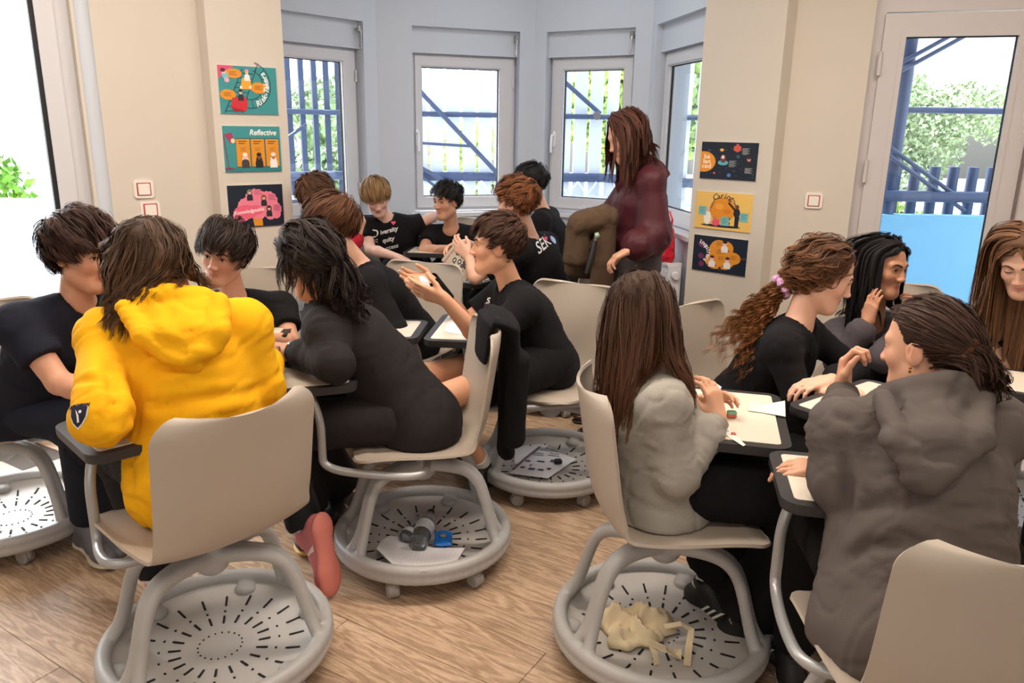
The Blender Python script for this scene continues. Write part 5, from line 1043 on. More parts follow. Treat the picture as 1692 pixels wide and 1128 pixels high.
# teacher
p12 = pp('person', 'woman in a burgundy ruffled blouse standing by the bay windows with a brown coat', V(.60, 3.80, .86), J(1062, 296, 3.80), .15, (-.12, .99, 0), J(1036, 226, 3.76), (-.86, -.28, -.38), up=(-.1, 0, 1), hipf=(-.95, -.1, 0),
   armL=(J(1080, 388, 3.62), J(1042, 412, 3.52)), armR=(J(1005, 372, 3.92), J(990, 392, 3.74)), handL=dict(d=(-.75, 0, -.4), curl=.6), handR=dict(d=(-.7, -.2, -.5), n=(.4, 0, -.6), curl=.7),
   legL=(V(.59, 3.70, .47), V(.535, 3.62, .09)), legR=(V(.60, 3.90, .47), V(.53, 3.88, .09)), top='blouse', topm=M_wine, hemup=.13, bulk=.95, bottom='wide', botm=M_gtr, skin='mid', hs=.95, hr=dict(kind='long', rgb=(78, 46, 35), L=.27, n=230, m=14, vol=.02, back=.5, part=.01, seed=14, curl=.005, curlf=24, spread=.008, wid=.0034), shoe=(BOOT, BOOT), toes=(V(-1, -.15, 0), V(-1, .1, 0)), seed=12)
# grey sweatshirt
p13 = pp('person', 'person with long straight brown hair in a light grey sweatshirt picking at paper', V(.42, 2.05, .55), J(1072, 640, 2.04), .15, (.10, -.99, 0), J(1057, 524, 2.04), (.86, .36, -.36), up=(.15, 0, 1), hipf=(1, .03, 0),
   armR=(J(1120, 782, 1.88), J(1186, 690, 1.98)), armL=(J(1145, 742, 2.22), J(1146, 668, 2.14)), handR=dict(d=(-.22, .12, .9), n=(-.5, .6, .2), curl=.65, s=.85), handL=dict(d=(.75, -.25, .4), n=(.3, -.7, -.4), curl=.5, s=.85),
   legR=(V(.86, 1.93, .53), GZ(1228, 1022, .11)), legL=(V(.86, 2.16, .53), GZ(1165, 965, .13)), top='sweat', topm=M_lgrey, bottom='wide', skin=(222, 168, 136), fine=.0048, hr=dict(kind='long', rgb=(70, 48, 36), L=.38, n=230, m=12, vol=.010, back=.25, part=.0, seed=15, curl=.004, curlf=22, spread=.008, wid=.0028, tipc=(92, 58, 38)), shoe=(STR, STR), toes=(V(.6, -.5, -.05), V(.5, -.85, 0)), seed=13, famp=.008, cres=.0082)
# curly ponytail
p14 = pp('person', 'person with curly ponytail in pink scrunchie and black top, bending over a desk', V(.90, 2.72, .56), J(1308, 556, 2.62), .16, (-.52, -.85, 0), J(1362, 456, 2.60), (.90, -.28, -.34), up=(.25, 0, 1), hipf=(.72, -.69, 0), fine=.0048, detail=True, eyes=.4,
   armL=(J(1412, 610, 2.62), J(1372, 630, 2.38)), armR=(J(1318, 660, 2.42), J(1352, 652, 2.36)), handL=dict(d=(-.92, -.25, -.05), n=(0, 0, -1), curl=.45), top='long', skin='light', hr=dict(kind='pony', rgb=(88, 58, 40), L=.42, n=200, m=9, vol=.016, tie=J(1291, 474, 2.66), tdir=V(-.62, .0, -.55), fall=.16, curl=.014, curlf=80, spread=.011, tspread=.26, seed=16, tipc=(150, 98, 56), jit=.3), seed=14)
# cheeks in hands
p15 = pp('person', 'girl with long black hair in a charcoal sweatshirt resting her cheeks in her hands', V(1.60, 3.32, .56), J(1440, 552, 3.20), .16, (-.97, -.2, 0), J(1459, 442, 3.08), (.48, -.86, -.06), up=(.08, 0, 1), hipf=(-.3, -.95, 0), fine=.0048, detail=True, eyes=.62, iris=(50, 30, 24),
   armR=(J(1388, 598, 2.98), J(1434, 532, 2.97)), armL=(J(1462, 590, 2.84), J(1518, 528, 3.00)), handR=dict(d=(.12, .1, .98), n=(.8, .4, .1), curl=.25, s=.80), handL=dict(d=(-.25, .1, .95), n=(-.75, .5, 0), curl=.7, s=.8), top='sweat', topm=M_dgrey2, skin='tan', hr=dict(kind='long', rgb=(26, 22, 24), L=.34, n=230, m=14, vol=.018, back=.9, part=-.005, seed=17, spread=.007), seed=15)
# dark grey hoodie
p16 = pp('person', 'person in a large dark grey hoodie seen from behind, brown ponytail with hair tie', V(.87, 1.44, .55), J(1520, 712, 1.62), .175, (.99, .10, 0), J(1528, 574, 1.70), (-.62, .76, -.14), hipf=(.03, 1, 0), hs=.92, hoodp=(-.09, .9), fine=.0048, detail=True, eyes=.6,
   armL=(GZ(1388, 792, .765), J(1392, 645, 1.86)), armR=(J(1560, 830, 1.82), J(1372, 776, 1.72)), handL=dict(d=(.10, .25, .9), n=(.2, -.5, -.9), curl=.95, s=.88), handR=dict(d=(-.97, .1, .05), n=(0, .2, -1), curl=.4, s=.86),
   top='hoodie', topm=M_dgrey, bulk=1.12, skin=(216, 164, 134), creases=[([(1420, 760), (1480, 770), (1560, 750), (1640, 770)], .006, .013), ([(1400, 850), (1480, 830), (1560, 850), (1650, 830)], .007, .014), ([(1390, 930), (1440, 900), (1500, 900)], .008, .012), ([(1450, 980), (1520, 940), (1600, 920)], .006, .012), ([(1600, 720), (1640, 780), (1650, 850)], .006, .012), ([(1390, 740), (1405, 800), (1400, 860)], .010, .012), ([(1360, 660), (1385, 690), (1410, 700)], .006, .010)],
   hr=dict(kind='pony', rgb=(62, 42, 32), L=.36, tail=.11, n=240, m=13, vol=.010, tie=J(1598, 572, 1.63), tdir=V(.5, -.35, -.5), fall=.4, curl=.004, curlf=30, spread=.009, tspread=.42, seed=18, jit=.2, wid=.0026), seed=16, famp=.008, cres=.0082)
p17 = pp('person', 'girl with long light brown hair at the right edge looking down, black T-shirt', V(2.02, 2.80, .56), J(1716, 540, 2.78), .16, (-.70, .60, 0), J(1694, 432, 2.66), (-.62, -.66, -.42), up=(-.1, 0, 1), hipf=(-.6, -.8, 0), fine=.005, detail=True, eyes=0,
   armR=(J(1655, 640, 2.66), J(1700, 650, 2.5)), armL=(J(1760, 680, 2.5), J(1690, 655, 2.42)), handL=dict(d=(-.9, 0, .1), curl=.3), slv=.5, skin='light', hr=dict(kind='long', rgb=(112, 78, 54), L=.42, n=200, m=14, vol=.018, back=.8, part=0, seed=19, spread=.008, tipc=(150, 110, 78)), seed=17)

hair(p4[0], p4[3]['C'], p4[3]['R'], .97, kind='long', rgb=(44, 34, 30), L=.15, n=90, m=11, vol=.014, curl=.008, curlf=40, seed=61, shell=False, name='loose_hair', back=.8, spread=.009)
# ---------------------------------------------------------------- things on, in and beside the chairs
def sdf_obj(name, F, m, parent=None, amp=0., segs=None, it=1, seed=0., hi=20., lo=9.):
    v, f = F.mesh(); v = smoothv(v, f, it)
    if amp: v = folds(v, f, segs or [(v.min(0), v.max(0), 1.)], amp, hi=hi, lo=lo, seed=seed)
    return put(name, fastmesh(name, v, f, [m]), parent)
M_paper = mat('white_paper', (240, 238, 240), .8, noise=.01); M_ink = mat('grey_ink', (96, 98, 110), .8); M_cream = fabric('cream_canvas', (226, 208, 172), noise=.05)
def sheet(name, label, cat, pts, ml=0, lines_=0, m=None, axis=0, col=M_ink, lw=.0009, par=None):
    """paper sheet: pts = grid rows of 3d points"""
    g = np.array(pts, float); nr, nc = g.shape[:2]; us, vs_ = np.linspace(0, nr - 1, nr * 5), np.linspace(0, nc - 1, nc * 5)
    def at(u, v):
        i, j = min(int(u), nr - 2), min(int(v), nc - 2); a, b = u - i, v - j
        return g[i, j] * (1 - a) * (1 - b) + g[i + 1, j] * a * (1 - b) + g[i, j + 1] * (1 - a) * b + g[i + 1, j + 1] * a * b
    Vv = np.array([at(u, v) for u in us for v in vs_]); n2 = len(vs_); i = np.arange(len(us) - 1)[:, None] * n2 + np.arange(n2 - 1)[None]; F_ = np.stack([i, i + 1, i + 1 + n2, i + n2], -1).reshape(-1, 4)
    n = vnormals(Vv, F_); sgn = 1 if n[:, 2].mean() > 0 else -1; th = .0006; N = len(Vv); ed = []
    VV = np.r_[Vv + n * sgn * th, Vv - n * sgn * th]; FF = np.r_[F_ if sgn > 0 else F_[:, ::-1], (F_[:, ::-1] if sgn > 0 else F_) + N]
    o = put(name, fastmesh(name, VV, FF, [m or M_paper]), par); tag(o, label, cat) if not par else None
    if lines_:
        mb = MB(); up = n * sgn
        def P_(u, v): return at(u, v) + nz(up.mean(0)) * .0011
        for k in range(lines_):
            q = (k + .7) / lines_; rng_ = np.linspace(.06, .94, 9)
            L = [P_(q * (nr - 1), w_ * (nc - 1)) if axis else P_(w_ * (nr - 1), q * (nc - 1)) for w_ in rng_]; mb.tube(L, lw * .5, 4, False)
        mb.build('ruling', col, o)
    return o
# ruled paper, bottles and packet in the middle chair's base
sheet('lined_paper', 'sheet of lined paper lying in the base of the middle chair', 'paper', [[GZ(622, 906, .118), GZ(650, 934, .120), GZ(700, 944, .120), GZ(752, 932, .120)], [GZ(632, 892, .076), GZ(665, 905, .08), GZ(705, 915, .078), GZ(762, 915, .085)], [GZ(645, 884, .078), GZ(668, 889, .085), GZ(715, 905, .082), GZ(768, 905, .082)]], lines_=22, axis=0, col=mat('ruling_lilac', (190, 186, 214), .8), lw=.0004)
M_clear = mat('clear_bottle_plastic', (236, 240, 244), .08, trans=.92, spec=.5); M_lab = mat('bottle_label', (206, 208, 212), .4)
def bottle(label, a, b, r, cap=(22, 22, 24)):
    a, b = V(*a), V(*b); d = nz(b - a); L = np.linalg.norm(b - a); M = frameM(a, nz(np.cross(V(0, 0, 1), d)), nz(np.cross(d, nz(np.cross(V(0, 0, 1), d)))), d); o = thing('water_bottle', label, 'bottle'); o.matrix_world = M
    prof = [(0, .004), (r * .5, 0), (r * .92, .004)] + [(r * (1 - .05 * (k % 2)), .012 + k * L * .068) for k in range(10)] + [(r * .9, L * .74), (r * .55, L * .86), (r * .36, L * .90), (r * .36, L * .96), (0, L * .96)]
    MB().lathe(prof, 20).build('bottle_body', M_clear, o, smooth=True); MB().lathe([(r * .42, L * .93), (r * .44, L * .94), (r * .44, L), (0, L * 1.005)], 16).build('cap', mat('bottle_cap', cap, .4), o, smooth=True)
    MB().lathe([(r * 1.012, L * .30), (r * 1.012, L * .55)], 20).build('label_band', M_lab, o, smooth=True)
bottle('larger clear plastic bottle with black cap in the middle chair base', GZ(690, 900, .105), GZ(712, 846, .115), .034)
bottle('smaller clear bottle with black cap lying behind the lined paper', GZ(668, 892, .095), GZ(686, 870, .105), .027)
sn = thing('snack_packet', 'bright blue snack packet in the base of the middle chair', 'packet'); F = Field(GZ(712, 905, .09) - V(.05, .05, .05), GZ(750, 875, .09) + V(.06, .06, .05), .004)
pa, pb = GZ(732, 898, .088), GZ(733, 882, .092); F.cap2(pa, pb, V(1, 0, 0), .030, .012, .030, .012, k=.006); F.cap2(pa - V(0, .012, 0), pb + V(0, .012, 0), V(1, 0, 0), .034, .003, .034, .003, k=.006)
sdf_obj('wrapper', F, mat('blue_foil', (18, 112, 206), .25, bump=.4, bscale=60), sn, amp=.0015, hi=60, lo=40)
mb = MB(); c_ = (pa + pb) / 2 + V(0, 0, .0135); mb.prism([(c_[0] + .011 * math.cos(a), c_[1] + .009 * math.sin(a)) for a in np.linspace(0, 2 * PI, 15)[:-1]], c_[2], c_[2] + .001); mb.build('printed_face', mat('packet_yellow', (232, 180, 70), .4), sn)
mb = MB(); [mb.box((c_[0] + x, c_[1] + .001, c_[2] + .0014), (.007, .004, .001)) for x in (-.005, .005)]; mb.build('printed_glasses', M_dark, sn)
# black jacket over the middle chair's backrest
cf, cs_ = nz(V(-.96, -.2, 0)), nz(V(-.2, .96, 0)); cb = V(-.31, 2.52, 0) - cf * .265
F = Field(cb + V(-.32, -.32, .28), cb + V(.38, .4, .95), .0075); top = .868
for q, (z0, z1, wdt) in enumerate(((top, .62, .10),)):
    m0 = cb + cs_ * .07
    F.cap2(m0 + V(0, 0, top), m0 - cf * .045 + V(0, 0, top - .02), cs_, .14, .024, .14, .026, k=.015)
    F.cap2(m0 - cf * .055 + V(0, 0, top - .03), m0 - cf * .065 + V(0, 0, .60), cs_, .14, .026, .13, .034, k=.02)
    F.cap2(m0 - cf * .065 + cs_ * .04 + V(0, 0, .60), m0 - cf * .06 + cs_ * .06 + V(0, 0, .33), cs_, .085, .034, .065, .028, k=.02)
    F.cap(m0 - cf * .07 - cs_ * .085 + V(0, 0, .72), m0 - cf * .06 - cs_ * .085 + V(0, 0, .44), .046, .04, k=.012)
    F.cap2(m0 + cf * .03 + V(0, 0, top - .01), m0 + cf * .045 + V(0, 0, .72), cs_, .12, .016, .10, .014, k=.015)
jk = sdf_obj('jacket', F, M_black, amp=.007, segs=[(cb + V(0, 0, .95), cb + V(0, 0, .3), 1.)], hi=5, lo=20, seed=2); tag(jk, 'black jacket draped over the backrest of the middle chair', 'jacket')
# tote bag and pen
tb_ = thing('tote_bag', 'crumpled cream canvas tote bag in the base of the right centre chair', 'bag'); g = lambda x, y, z: GZ(x, y, z)
bc = g(1046, 1040, .075); nr_, na_ = 44, 96; vs = []
for i in range(nr_):
    q = i / (nr_ - 1)
    for j in range(na_):
        a = 2 * PI * j / na_; R_ = 1 + .16 * math.sin(3 * a + 1) + .10 * math.sin(5 * a) + .05 * math.sin(11 * a + 2); rr = math.sin(q * PI) if q > .5 else 1; rad_ = (q * 2 if q < .5 else 1 - (q - .5) * .5)
        vs.append((bc[0] + .108 * R_ * math.cos(a) * rad_, bc[1] + .088 * R_ * math.sin(a) * rad_, (1 - (q * 2) ** 2.6) if q < .5 else -(q - .5) * .4))
vs = np.array(vs); nn = vs * 1.0; nn[:, 2] = 0; k1, k2 = noise3(nn * 22 + 4), noise3(nn * 47 + 9); k3 = noise3(nn * V(14, 30, 1) + 1)
up_ = np.maximum(vs[:, 2], 0); hgt = .074 + up_ ** .5 * (.022 + .042 * (1 - np.abs(k1) * 1.8).clip(0) + .014 * (1 - np.abs(k2) * 2).clip(0) + .02 * (1 - 2 * np.abs(k3)).clip(0)) + np.minimum(vs[:, 2], 0) * .05
vs[:, 0] += k2 * .006; vs[:, 1] += k1 * .006; vs[:, 2] = hgt; i = np.arange((nr_ - 1) * na_); j = (i // na_) * na_ + (i % na_ + 1) % na_
put('bag_body', fastmesh('bag_body', vs, np.stack([i, i + na_, j + na_, j], 1), [M_cream]), tb_)
def strap(pts, w_, m, par, nm='handle', th=.0015):
    mb = MB(); P_ = [V(*p) for p in pts]; vs = []
    for i, p in enumerate(P_):
        d = nz(P_[min(i + 1, len(P_) - 1)] - P_[max(i - 1, 0)]); s_ = nz(np.cross(d, V(0, 0, 1))); u = np.cross(s_, d); vs += [p + s_ * w_ / 2 + u * th, p - s_ * w_ / 2 + u * th, p - s_ * w_ / 2 - u * th, p + s_ * w_ / 2 - u * th]
    fs = [(i * 4 + k, i * 4 + (k + 1) % 4, i * 4 + 4 + (k + 1) % 4, i * 4 + 4 + k) for i in range(len(P_) - 1) for k in range(4)]; mb.add(vs, fs); return mb.build(nm, m, par)
strap([g(1074, 1062, .12), g(1082, 1078, .10), g(1085, 1098, .068)], .018, M_cream, tb_)
strap([g(1072, 1060, .12), g(1100, 1072, .11), g(1120, 1085, .075), g(1118, 1072, .09)], .026, M_cream, tb_)
strap([g(1098, 1035, .11), g(1125, 1030, .12), g(1142, 1040, .10), g(1138, 1070, .075), g(1135, 1100, .068)], .02, M_cream, tb_)
pn = MB().tube([g(1040, 998, .085), g(1058, 1004, .08), g(1076, 1010, .076)], [.004, .0045, .0035], 8).build('pen', mat('blue_pen', (30, 34, 120), .3), smooth=True); tag(pn, 'dark blue pen beside the cream tote bag', 'pen')
# worksheets in the gesturing boy's chair base
sheet('worksheet', 'upper printed worksheet in the base of the gesturing boy\'s chair', 'paper', [[GZ(842, 782, .078), GZ(905, 790, .078)], [GZ(885, 735, .08), GZ(952, 758, .08)]])
for nm, lb, q in (('worksheet', 'worksheet half hidden under the top worksheet', [[GZ(850, 765, .071), GZ(880, 775, .071)], [GZ(852, 726, .071), GZ(905, 735, .071)]]),): sheet(nm, lb, 'paper', q)
mb = MB(); A_, B_, C_ = GZ(842, 782, .0795), GZ(905, 790, .0795), GZ(885, 735, .0815)
for u, v, w_, h_ in ((.12, .2, .12, .06), (.35, .18, .16, .07), (.6, .2, .14, .05), (.8, .25, .1, .06), (.1, .42, .14, .05), (.4, .45, .2, .05), (.72, .5, .12, .08), (.15, .66, .3, .02), (.15, .72, .26, .02), (.55, .7, .3, .02), (.55, .77, .26, .02), (.2, .85, .5, .02), (.2, .9, .44, .02), (.3, .3, .06, .05)):
    q = lambda a, b: tuple(A_ + (B_ - A_) * a + (C_ - A_) * b + V(0, 0, .0006)); mb.add([q(u, v), q(u + w_, v), q(u + w_, v + h_), q(u, v + h_)], [(0, 1, 2, 3)])
o = mb.build('printed_marks', mat('worksheet_ink', (86, 92, 118), .8)); o.parent = [x for x in bpy.data.objects if x.name == 'worksheet'][0]
tag(strap([GZ(848, 775, .085), GZ(868, 757, .087), GZ(892, 738, .088)], .008, mat('grey_band', (110, 104, 104), .6), None, 'pencil', .003), 'grey pencil lying across the worksheets', 'pencil')
e_ = MB(); e_.box(tuple(GZ(922, 762, .092)), (.034, .024, .02), Matrix.Rotation(.2, 3, 'Z').to_4x4(), bev=.004); tag(e_.build('eraser', M_dark), 'small black block on the worksheets', 'eraser')
# desk items
T3 = .7115
def flat(name, label, cat, pts, m, z=T3, th=.001, lift=None):
    P_ = [GZ(x, y, z + (lift[i] if lift else 0)) for i, (x, y) in enumerate(pts)]; n = len(P_); mb = MB(); mb.add([p + V(0, 0, th) for p in P_] + [p for p in P_], [tuple(range(n)), tuple(range(2 * n - 1, n - 1, -1))] + [(i, i + n, (i + 1) % n + n, (i + 1) % n) for i in range(n)]); o = mb.build(name, m)
    if label: tag(o, label, cat)
    return o
M_note = mat('cream_paper', (240, 234, 214), .8)
sheet('torn_note', 'torn ruled note hanging over the desk edge beside the grey sweatshirt', 'paper', [[GZ(1236, 678, T3 + .002), GZ(1262, 682, T3 + .001), GZ(1298, 688, T3 + .004)], [GZ(1240, 656, T3 + .03), GZ(1264, 668, T3 + .006), GZ(1297, 662, T3 + .018)]], lines_=8, axis=0, m=M_note, col=mat('faint_ruling', (200, 200, 190), .8))
flat('paper_scrap', 'small oval paper scrap on the right centre desk', 'paper', [(1203, 661), (1212, 663), (1224, 664), (1222, 668), (1214, 669), (1206, 666)], M_note)
e_ = MB(); c0 = GZ(1209, 686, T3 + .006); e_.box(tuple(c0), (.026, .018, .010), bev=.002); ez = tag(e_.build('eraser', mat('eraser_red', (206, 110, 84), .6)), 'small red and green eraser on the right centre desk', 'eraser'); MB().box(tuple(c0 + V(0, 0, .009)), (.026, .018, .008), bev=.002).build('green_half', mat('eraser_green', (120, 180, 150), .6), ez)
flat('paper_strip', 'narrow coloured paper strip on the right centre desk', 'paper', [(1180, 702), (1200, 706), (1206, 712), (1232, 735), (1228, 737), (1204, 722), (1182, 707)], M_note)
flat('sticker', 'blue printed piece on the coloured paper strip', 'sticker', [(1186, 705), (1200, 707), (1205, 713), (1192, 710)], mat('pale_blue_print', (150, 180, 214), .7), T3 + .0012)
flat('sticker', 'red brown printed piece on the coloured paper strip', 'sticker', [(1208, 714), (1215, 715), (1217, 719), (1207, 718)], mat('red_print', (170, 84, 70), .7), T3 + .0012)
flat('paper_slip', 'folded paper held by the person in light grey', 'paper', [(1168, 634), (1180, 632), (1192, 640), (1190, 644), (1178, 640)], M_paper, .80, .002)
flat('paper_slip', 'small white paper under the hand of the boy looking at us', 'paper', [(415, 540), (432, 536), (441, 549), (424, 553)], M_paper)
flat('paper_sheet', 'white paper on the desk of the gesturing boy', 'paper', [(735, 548), (742, 528), (790, 518), (800, 522), (778, 556)], M_paper)
flat('paper_sheet', 'white paper sheet under the book on the bay desk', 'paper', [(752, 462), (752, 450), (778, 443), (800, 450), (800, 466)], M_paper)
flat('sticker', 'dark blue blot printed on the paper under the book', 'sticker', [(767, 444), (776, 441), (776, 448), (770, 452)], mat('ink_blue', (40, 54, 130), .7), T3 + .0012)
pc = flat('crumpled_paper', None, None, [(692, 462), (700, 454), (708, 458), (712, 480), (704, 494), (694, 484)], M_paper, .96, .006); bpy.data.objects.remove(pc)
F = Field(J(700, 475, 2.92) - .07, J(700, 475, 2.92) + .07, .004); F.cap2(J(702, 464, 2.92), J(702, 490, 2.92), V(.9, -.4, 0), .018, .005, .012, .004, k=.004); F.cap2(J(698, 458, 2.95), J(706, 478, 2.9), V(1, .3, 0), .012, .006, .02, .004, k=.004)
tag(sdf_obj('tissue', F, M_paper, amp=.003, hi=60, lo=40), 'white folded paper held in the gesturing boy\'s hands', 'paper')
# book
bk = thing('book', 'paperback with printed eyes held over the bay desk', 'book'); ex = nz(V(.42, .10, .52)); ey = nz(V(-.80, .30, .42)); ey = nz(ey - ex * (ex @ ey)); M = frameM(J(729, 430, 4.0), ex, ey); bk.matrix_world = M
MB().box((.056, -.085, -.014), (.108, .166, .022)).build('page_block', mat('book_pages', (232, 222, 190), .8), bk)
cv = MB(); cv.box((.056, -.085, -.002), (.112, .172, .002)); cv.box((.056, -.085, -.026), (.112, .172, .002)); cv.box((.001, -.085, -.014), (.002, .172, .026)); cv.build('cover', mat('book_cover', (176, 162, 144), .6), bk)
p = Print()
for x, y in ((.086, -.045), (.090, -.075), (.045, -.055), (.020, -.07), (.055, -.082)): p.disc(x, y, .015, .010, (30, 26, 28), 12, .3); p.disc(x, y, .008, .004, (214, 200, 180), 8)
p.text('1984', .058, -.115, .042, (24, 24, 28), 0, 0, .002); p.text('GEORGE ORWELL', .052, -.018, .013, (150, 60, 40), 0, 0, .0003)
me = p.mesh('cover_print', M_print, lambda q: (q[0], q[1], -.0006 + q[2])); put('cover_print', me, bk)
# brown coat, strap and green bag held by the teacher
F = Field(J(972, 400, 3.66) + V(-.16, -.2, -.42), J(972, 400, 3.66) + V(.18, .25, .25), .009); c = lambda x, y, Y=3.66: J(x, y, Y)
SX = V(1, .1, 0)
for a, b, w0, d0, w1, d1_ in ((c(958, 370), c(1000, 358), .05, .05, .055, .05), (c(955, 378), c(950, 430), .055, .035, .06, .03), (c(962, 385, 3.74), c(958, 448, 3.76), .06, .03, .075, .03), (c(1001, 368), c(998, 430), .045, .035, .05, .03), (c(998, 430), c(988, 520), .05, .03, .06, .03), (c(978, 372, 3.82), c(975, 450, 3.84), .09, .03, .09, .03)): F.cap2(a, b, SX, w0, d0, w1, d1_, k=.02)
ct = sdf_obj('coat', F, M_brown, amp=.012, segs=[(c(975, 350), c(975, 520), 1.)], hi=6, lo=18, seed=3); tag(ct, 'brown wool coat draped over the forearm of the woman in burgundy', 'coat')
um = thing('folding_umbrella', 'dark folding umbrella with silver shaft hanging beside the brown coat', 'umbrella')
MB().tube([c(983, 398, 3.60), c(976, 430, 3.58), c(969, 452, 3.57)], [.012, .017, .010], 8).build('canopy', M_dark, um, smooth=True); MB().tube([c(985, 384, 3.60), c(983, 400, 3.60)], .008, 8).build('handle', M_steel, um, smooth=True); MB().tube([c(984, 390, 3.575), c(990, 387, 3.575)], .012, 8).build('strap', mat('pale_green_strap', (150, 176, 148), .5), um, smooth=True)
# red handbag on the radiator
hb_ = thing('handbag', 'bright red leather handbag standing on the radiator', 'bag', (.975, 4.96, .695), math.radians(9)); M_rl = mat('red_leather', (206, 24, 44), .38, noise=.03, bump=.1, bscale=120)
F = Field((-.1, -.16, -.01), (.1, .16, .32), .006); F.cap2((0, 0, .045), (0, 0, .20), V(0, 1, 0), .135, .045, .12, .03, k=.02); F.cap2((0, 0, .02), (0, 0, .03), V(0, 1, 0), .12, .045, .13, .045, k=.01); sdf_obj('bag_body', F, M_rl, hb_, amp=.002)
MB().tube([(0, -.08, .21), (0, -.09, .27), (0, -.04, .31), (0, .04, .31), (0, .09, .27), (0, .08, .21)], .007, 8).build('handle', M_rl, hb_, smooth=True); MB().tube([(0.0, -.12, .20), (-.01, -.155, .17), (-.012, -.16, .10), (-.0, -.14, .09)], .008, 8).build('strap', M_rl, hb_, smooth=True)
MB().tube([(-.052, -.1 + .014 * math.cos(a), .12 + .014 * math.sin(a)) for a in np.linspace(0, 2 * PI, 13)], .0025, 6).build('ring', mat('gold', (210, 170, 90), .3, 1), hb_, smooth=True)
# checked bag on the floor by the pillar
F = Field((-.2, -.16, -.01), (.2, .16, .45), .008); F.cap2((0, 0, .12), (0, 0, .30), V(1, 0, 0), .15, .11, .12, .08, k=.03); cbg = thing('bag', 'checked fabric bag standing behind the pale chair by the pillar', 'bag', (.78, 3.35, 0), .3)
sdf_obj('bag_body', F, mat('checked_fabric', (84, 66, 56), .9, noise=.5, nscale=26), cbg, amp=.01, seed=1); MB().tube([(-.06, 0, .36), (-.05, 0, .44), (.05, 0, .44), (.06, 0, .36)], .009, 8).build('handle', M_dark, cbg, smooth=True)
# accessories worn
def ring(c, ax, r, tr, m, name, par, wob=0, n=28):
    ax = nz(ax); u = nz(np.cross(ax, V(.3, .2, 1))); v = np.cross(ax, u); P_ = [c + (u * math.cos(a) + v * math.sin(a)) * (r + wob * math.sin(a * 7)) for a in np.linspace(0, 2 * PI, n)]
    return MB().tube(P_, [tr * (1 + (.25 * math.sin(i * 2.1) if wob else 0)) for i in range(n)], 8, False).build(name, m, par, smooth=True)
ring(J(1291, 474, 2.66), V(.9, .1, .45), .031, .017, fabric('lilac_satin', (206, 160, 196), noise=.1), 'scrunchie', p14[0], .003)
ring(J(1600, 573, 1.62), V(.6, -.35, -.35), .024, .010, fabric('brown_hair_tie', (110, 72, 44), noise=.3, nscale=60), 'hair_tie', p16[0], .0015)
ring(J(546, 428, 2.44), V(.5, -.5, -.1), .016, .005, M_dark, 'hair_tie', p4[0])
def band(a, b, t0, t1, r, m, name, par): a, b = np.asarray(a), np.asarray(b); d = b - a; MB().tube([a + d * t0, a + d * (t0 + .01), a + d * (t1 - .01), a + d * t1], [r * .96, r, r, r * .96], 16, False).build(name, m, par, smooth=True)
w4 = GZ(484, 580, .775); e4 = GZ(553, 602, .79); band(e4, w4, .92, 1.0, .029, M_dark, 'watch_strap', p4[0]); wc = MB().lathe([(0, 0), (.018, 0), (.018, .008), (.016, .010), (0, .010)], 18, tuple(w4 + V(.005, -.012, .024))); wc.build('watch_face', mat('watch_face', (200, 205, 210), .2), p4[0], smooth=True)
band(J(770, 532, 3.27), J(718, 468, 3.14), .55, 1.12, .031, M_black, 'wrist_brace', p11[0]); 
ea = p16[3]; ep = ea['C'] + ea['R'] @ V(-.078, .0, -.034) * .97
mm = MB(); [mm.lathe([(0, -.004), (.0035, -.002), (.0035, .002), (0, .004)], 8, tuple(ep + V(0, -.004, -.008 * k))) for k in (0, 1)]; mm.build('earring', mat('gold_earring', (226, 190, 110), .25, 1), p16[0], smooth=True)
# teacher: ruffle collar, belt
t12 = p12[3]; rb = []
for i, a in enumerate(np.linspace(0, 2 * PI, 49)): rb.append((t12['nb'] + t12['S'] * (.105 + .008 * math.sin(i * 1.9)) * math.cos(a) + nz(np.cross(t12['S'], t12['tz'])) * (.085 + .008 * math.cos(i * 1.7)) * math.sin(a) + V(0, 0, .015 + .012 * math.sin(i * 2.3)), a))
vs = []; 
for q, a in rb: o_ = nz(q - t12['nb'] - V(0, 0, .02)); vs += [q - o_ * .035 + V(0, 0, .03), q + V(0, 0, .008), q + o_ * .03 - V(0, 0, .03), q + o_ * .034 - V(0, 0, .036), q - V(0, 0, .006)]
n5 = 5; fs = [(i * n5 + k, (i + 1) * n5 + k, (i + 1) * n5 + (k + 1) % n5, i * n5 + (k + 1) % n5) for i in range(48) for k in range(n5)]; mm = MB(); mm.add(vs, fs); mm.build('ruffle_collar', M_wine, p12[1], smooth=True)
fr_ = -nz(np.cross(t12['S'], V(0, 0, 1))); fr_ = fr_ if fr_[0] < 0 else -fr_
pts = [t12['nb'] + fr_ * .10 - V(0, 0, .02 + .05 * k) + fr_ * .012 * (k % 2) + t12['S'] * .01 * math.sin(k * 2) for k in range(7)]; strap([tuple(p_) for p_ in pts], .05, M_wine, p12[1], 'front_ruffle', .004)
bc_ = V(.60, 3.80, .86) + t12['tz'] * .125; MB().tube([bc_ + V(0, 1, 0) * .158 * math.cos(a) + V(1, 0, 0) * .127 * math.sin(a) for a in np.linspace(0, 2 * PI, 33)], [.011] * 33, 8, False).build('belt', M_dark, p12[0], smooth=True)
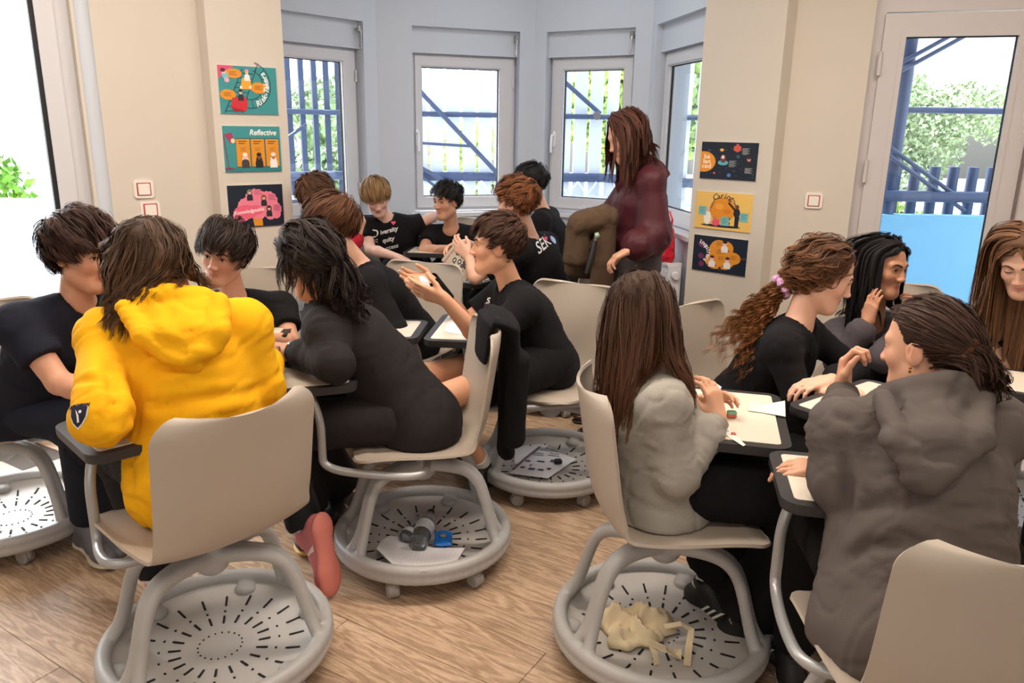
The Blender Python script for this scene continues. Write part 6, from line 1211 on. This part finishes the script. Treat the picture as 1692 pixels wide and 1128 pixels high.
# shirt lettering and emblems
M_letter = M_wprint
def shirt(P_, items, nm='lettering'):
    o, tp, tbv, I = P_; S_ = I['S']
    for (txt, px, py, sz, ang, m, kind) in items:
        O = V(0, 0, 1.5); d = nz(J(px, py, 1.) - O); h = tbv.ray_cast(Vector(O), Vector(d))
        if not h[0]: continue
        n_ = np.array(h[1]); n_ = n_ if n_ @ d < 0 else -n_; n_ = nz(n_ * .5 - d * .5); ex = nz(RT - n_ * (RT @ n_)); ey = np.cross(n_, ex); ca, sa = math.cos(ang), math.sin(ang); ex, ey = ex * ca + ey * sa, ey * ca - ex * sa
        if kind == 't': v, f = text_mesh(txt, sz, .25, .001)
        else:
            n_p = len(txt); v = [(0, 0, 0)] + [(x * sz * q_, y * sz * q_, 0) for q_ in (.33, .66, 1) for x, y in txt]
            f = [(0, 1 + i, 1 + (i + 1) % n_p) for i in range(n_p)] + [(1 + r_ * n_p + i, 1 + r_ * n_p + n_p + i, 1 + r_ * n_p + n_p + (i + 1) % n_p, 1 + r_ * n_p + (i + 1) % n_p) for r_ in (0, 1) for i in range(n_p)]
        decal(v, f, np.array(h[0]), ex, ey, tbv, m, nm, tp)
HEART = [(0, -.5), (.5, 0), (.45, .35), (.22, .42), (0, .22), (-.22, .42), (-.45, .35), (-.5, 0)]; OVAL = [(math.cos(a) * .5, math.sin(a) * .5) for a in np.linspace(0, 2 * PI, 17)[:-1]]
shirt(p7, [('D', 619, 386, .075, .2, M_letter, 't'), ('iversity', 642, 381, .042, .25, M_letter, 't'), ('E', 620, 400, .06, .2, M_letter, 't'), ('quity', 641, 396, .042, .25, M_letter, 't'), ('ccess', 647, 408, .042, .25, M_letter, 't'), (HEART, 650, 368, .03, 0, M_pink, 'p')])
shirt(p8, [(HEART, 756, 390, .03, 0, M_pink, 'p')])
shirt(p9, [('SEK', 897, 404, .085, .7, M_letter, 't'), (HEART, 902, 394, .03, .5, M_pink, 'p'), (OVAL, 914, 396, .05, 0, mat('round_badge', (170, 190, 226), .5), 'p')])
shirt(p11, [('S', 806, 497, .035, 0, M_letter, 't'), ('SE', 890, 474, .05, .9, M_letter, 't'), (HEART, 803, 502, .012, 0, M_pink, 'p')])
shirt(p17, [('IV', 1684, 566, .05, 0, M_letter, 't')])
M_crest = mat('crest_navy', (26, 26, 44), .8); SHIELD = [(-.5, .5), (0, .56), (.5, .5), (.45, -.05), (.25, -.45), (0, -.7), (-.25, -.45), (-.45, -.05)]
shirt(p2, [([(x * 1.25, y * 1.2) for x, y in SHIELD], 129, 686, .040, 0, M_wprint, 'p')], 'crest_edge')
for q in p2[1].children:
    pass
def shirt2(P_, *a, **k): shirt(P_, *a, **k)
_d = decal
def decal(*a, **k): k['off'] = .0026; return _d(*a, **k)
shirt(p2, [([(x * 1.1, y * 1.05) for x, y in SHIELD], 129, 686, .040, 0, M_crest, 'p'), ('EUROPEAN', 130, 671, .011, .1, M_crest, 't')], 'crest')
def decal(*a, **k): k['off'] = .0036; return _d(*a, **k)
shirt(p2, [([(-.05, .45), (.12, .0), (.05, -.45), (-.1, -.45), (-.02, 0)], 128, 687, .036, .3, M_wprint, 'p'), (OVAL, 133, 680, .008, 0, M_wprint, 'p')], 'crest_emblem')
# window sticker
st = MB().lathe([(0, 0), (.032, 0), (.032, .003), (0, .003)], 24, (0, 0, 0)).build('suction_disc', mat('grey_disc', (150, 156, 166), .5)); tag(st, 'round grey disc stuck on the pane behind the woman', 'disc')
dW = nz(V(BD[0] - BC[0], BD[1] - BC[1], 0)); sp_ = V(*BC, 0) + dW * .50 + V(-dW[1], dW[0], 0) * .092; st.matrix_world = frameM(V(sp_[0], sp_[1], 1.60), V(*dW), (0, 0, 1))
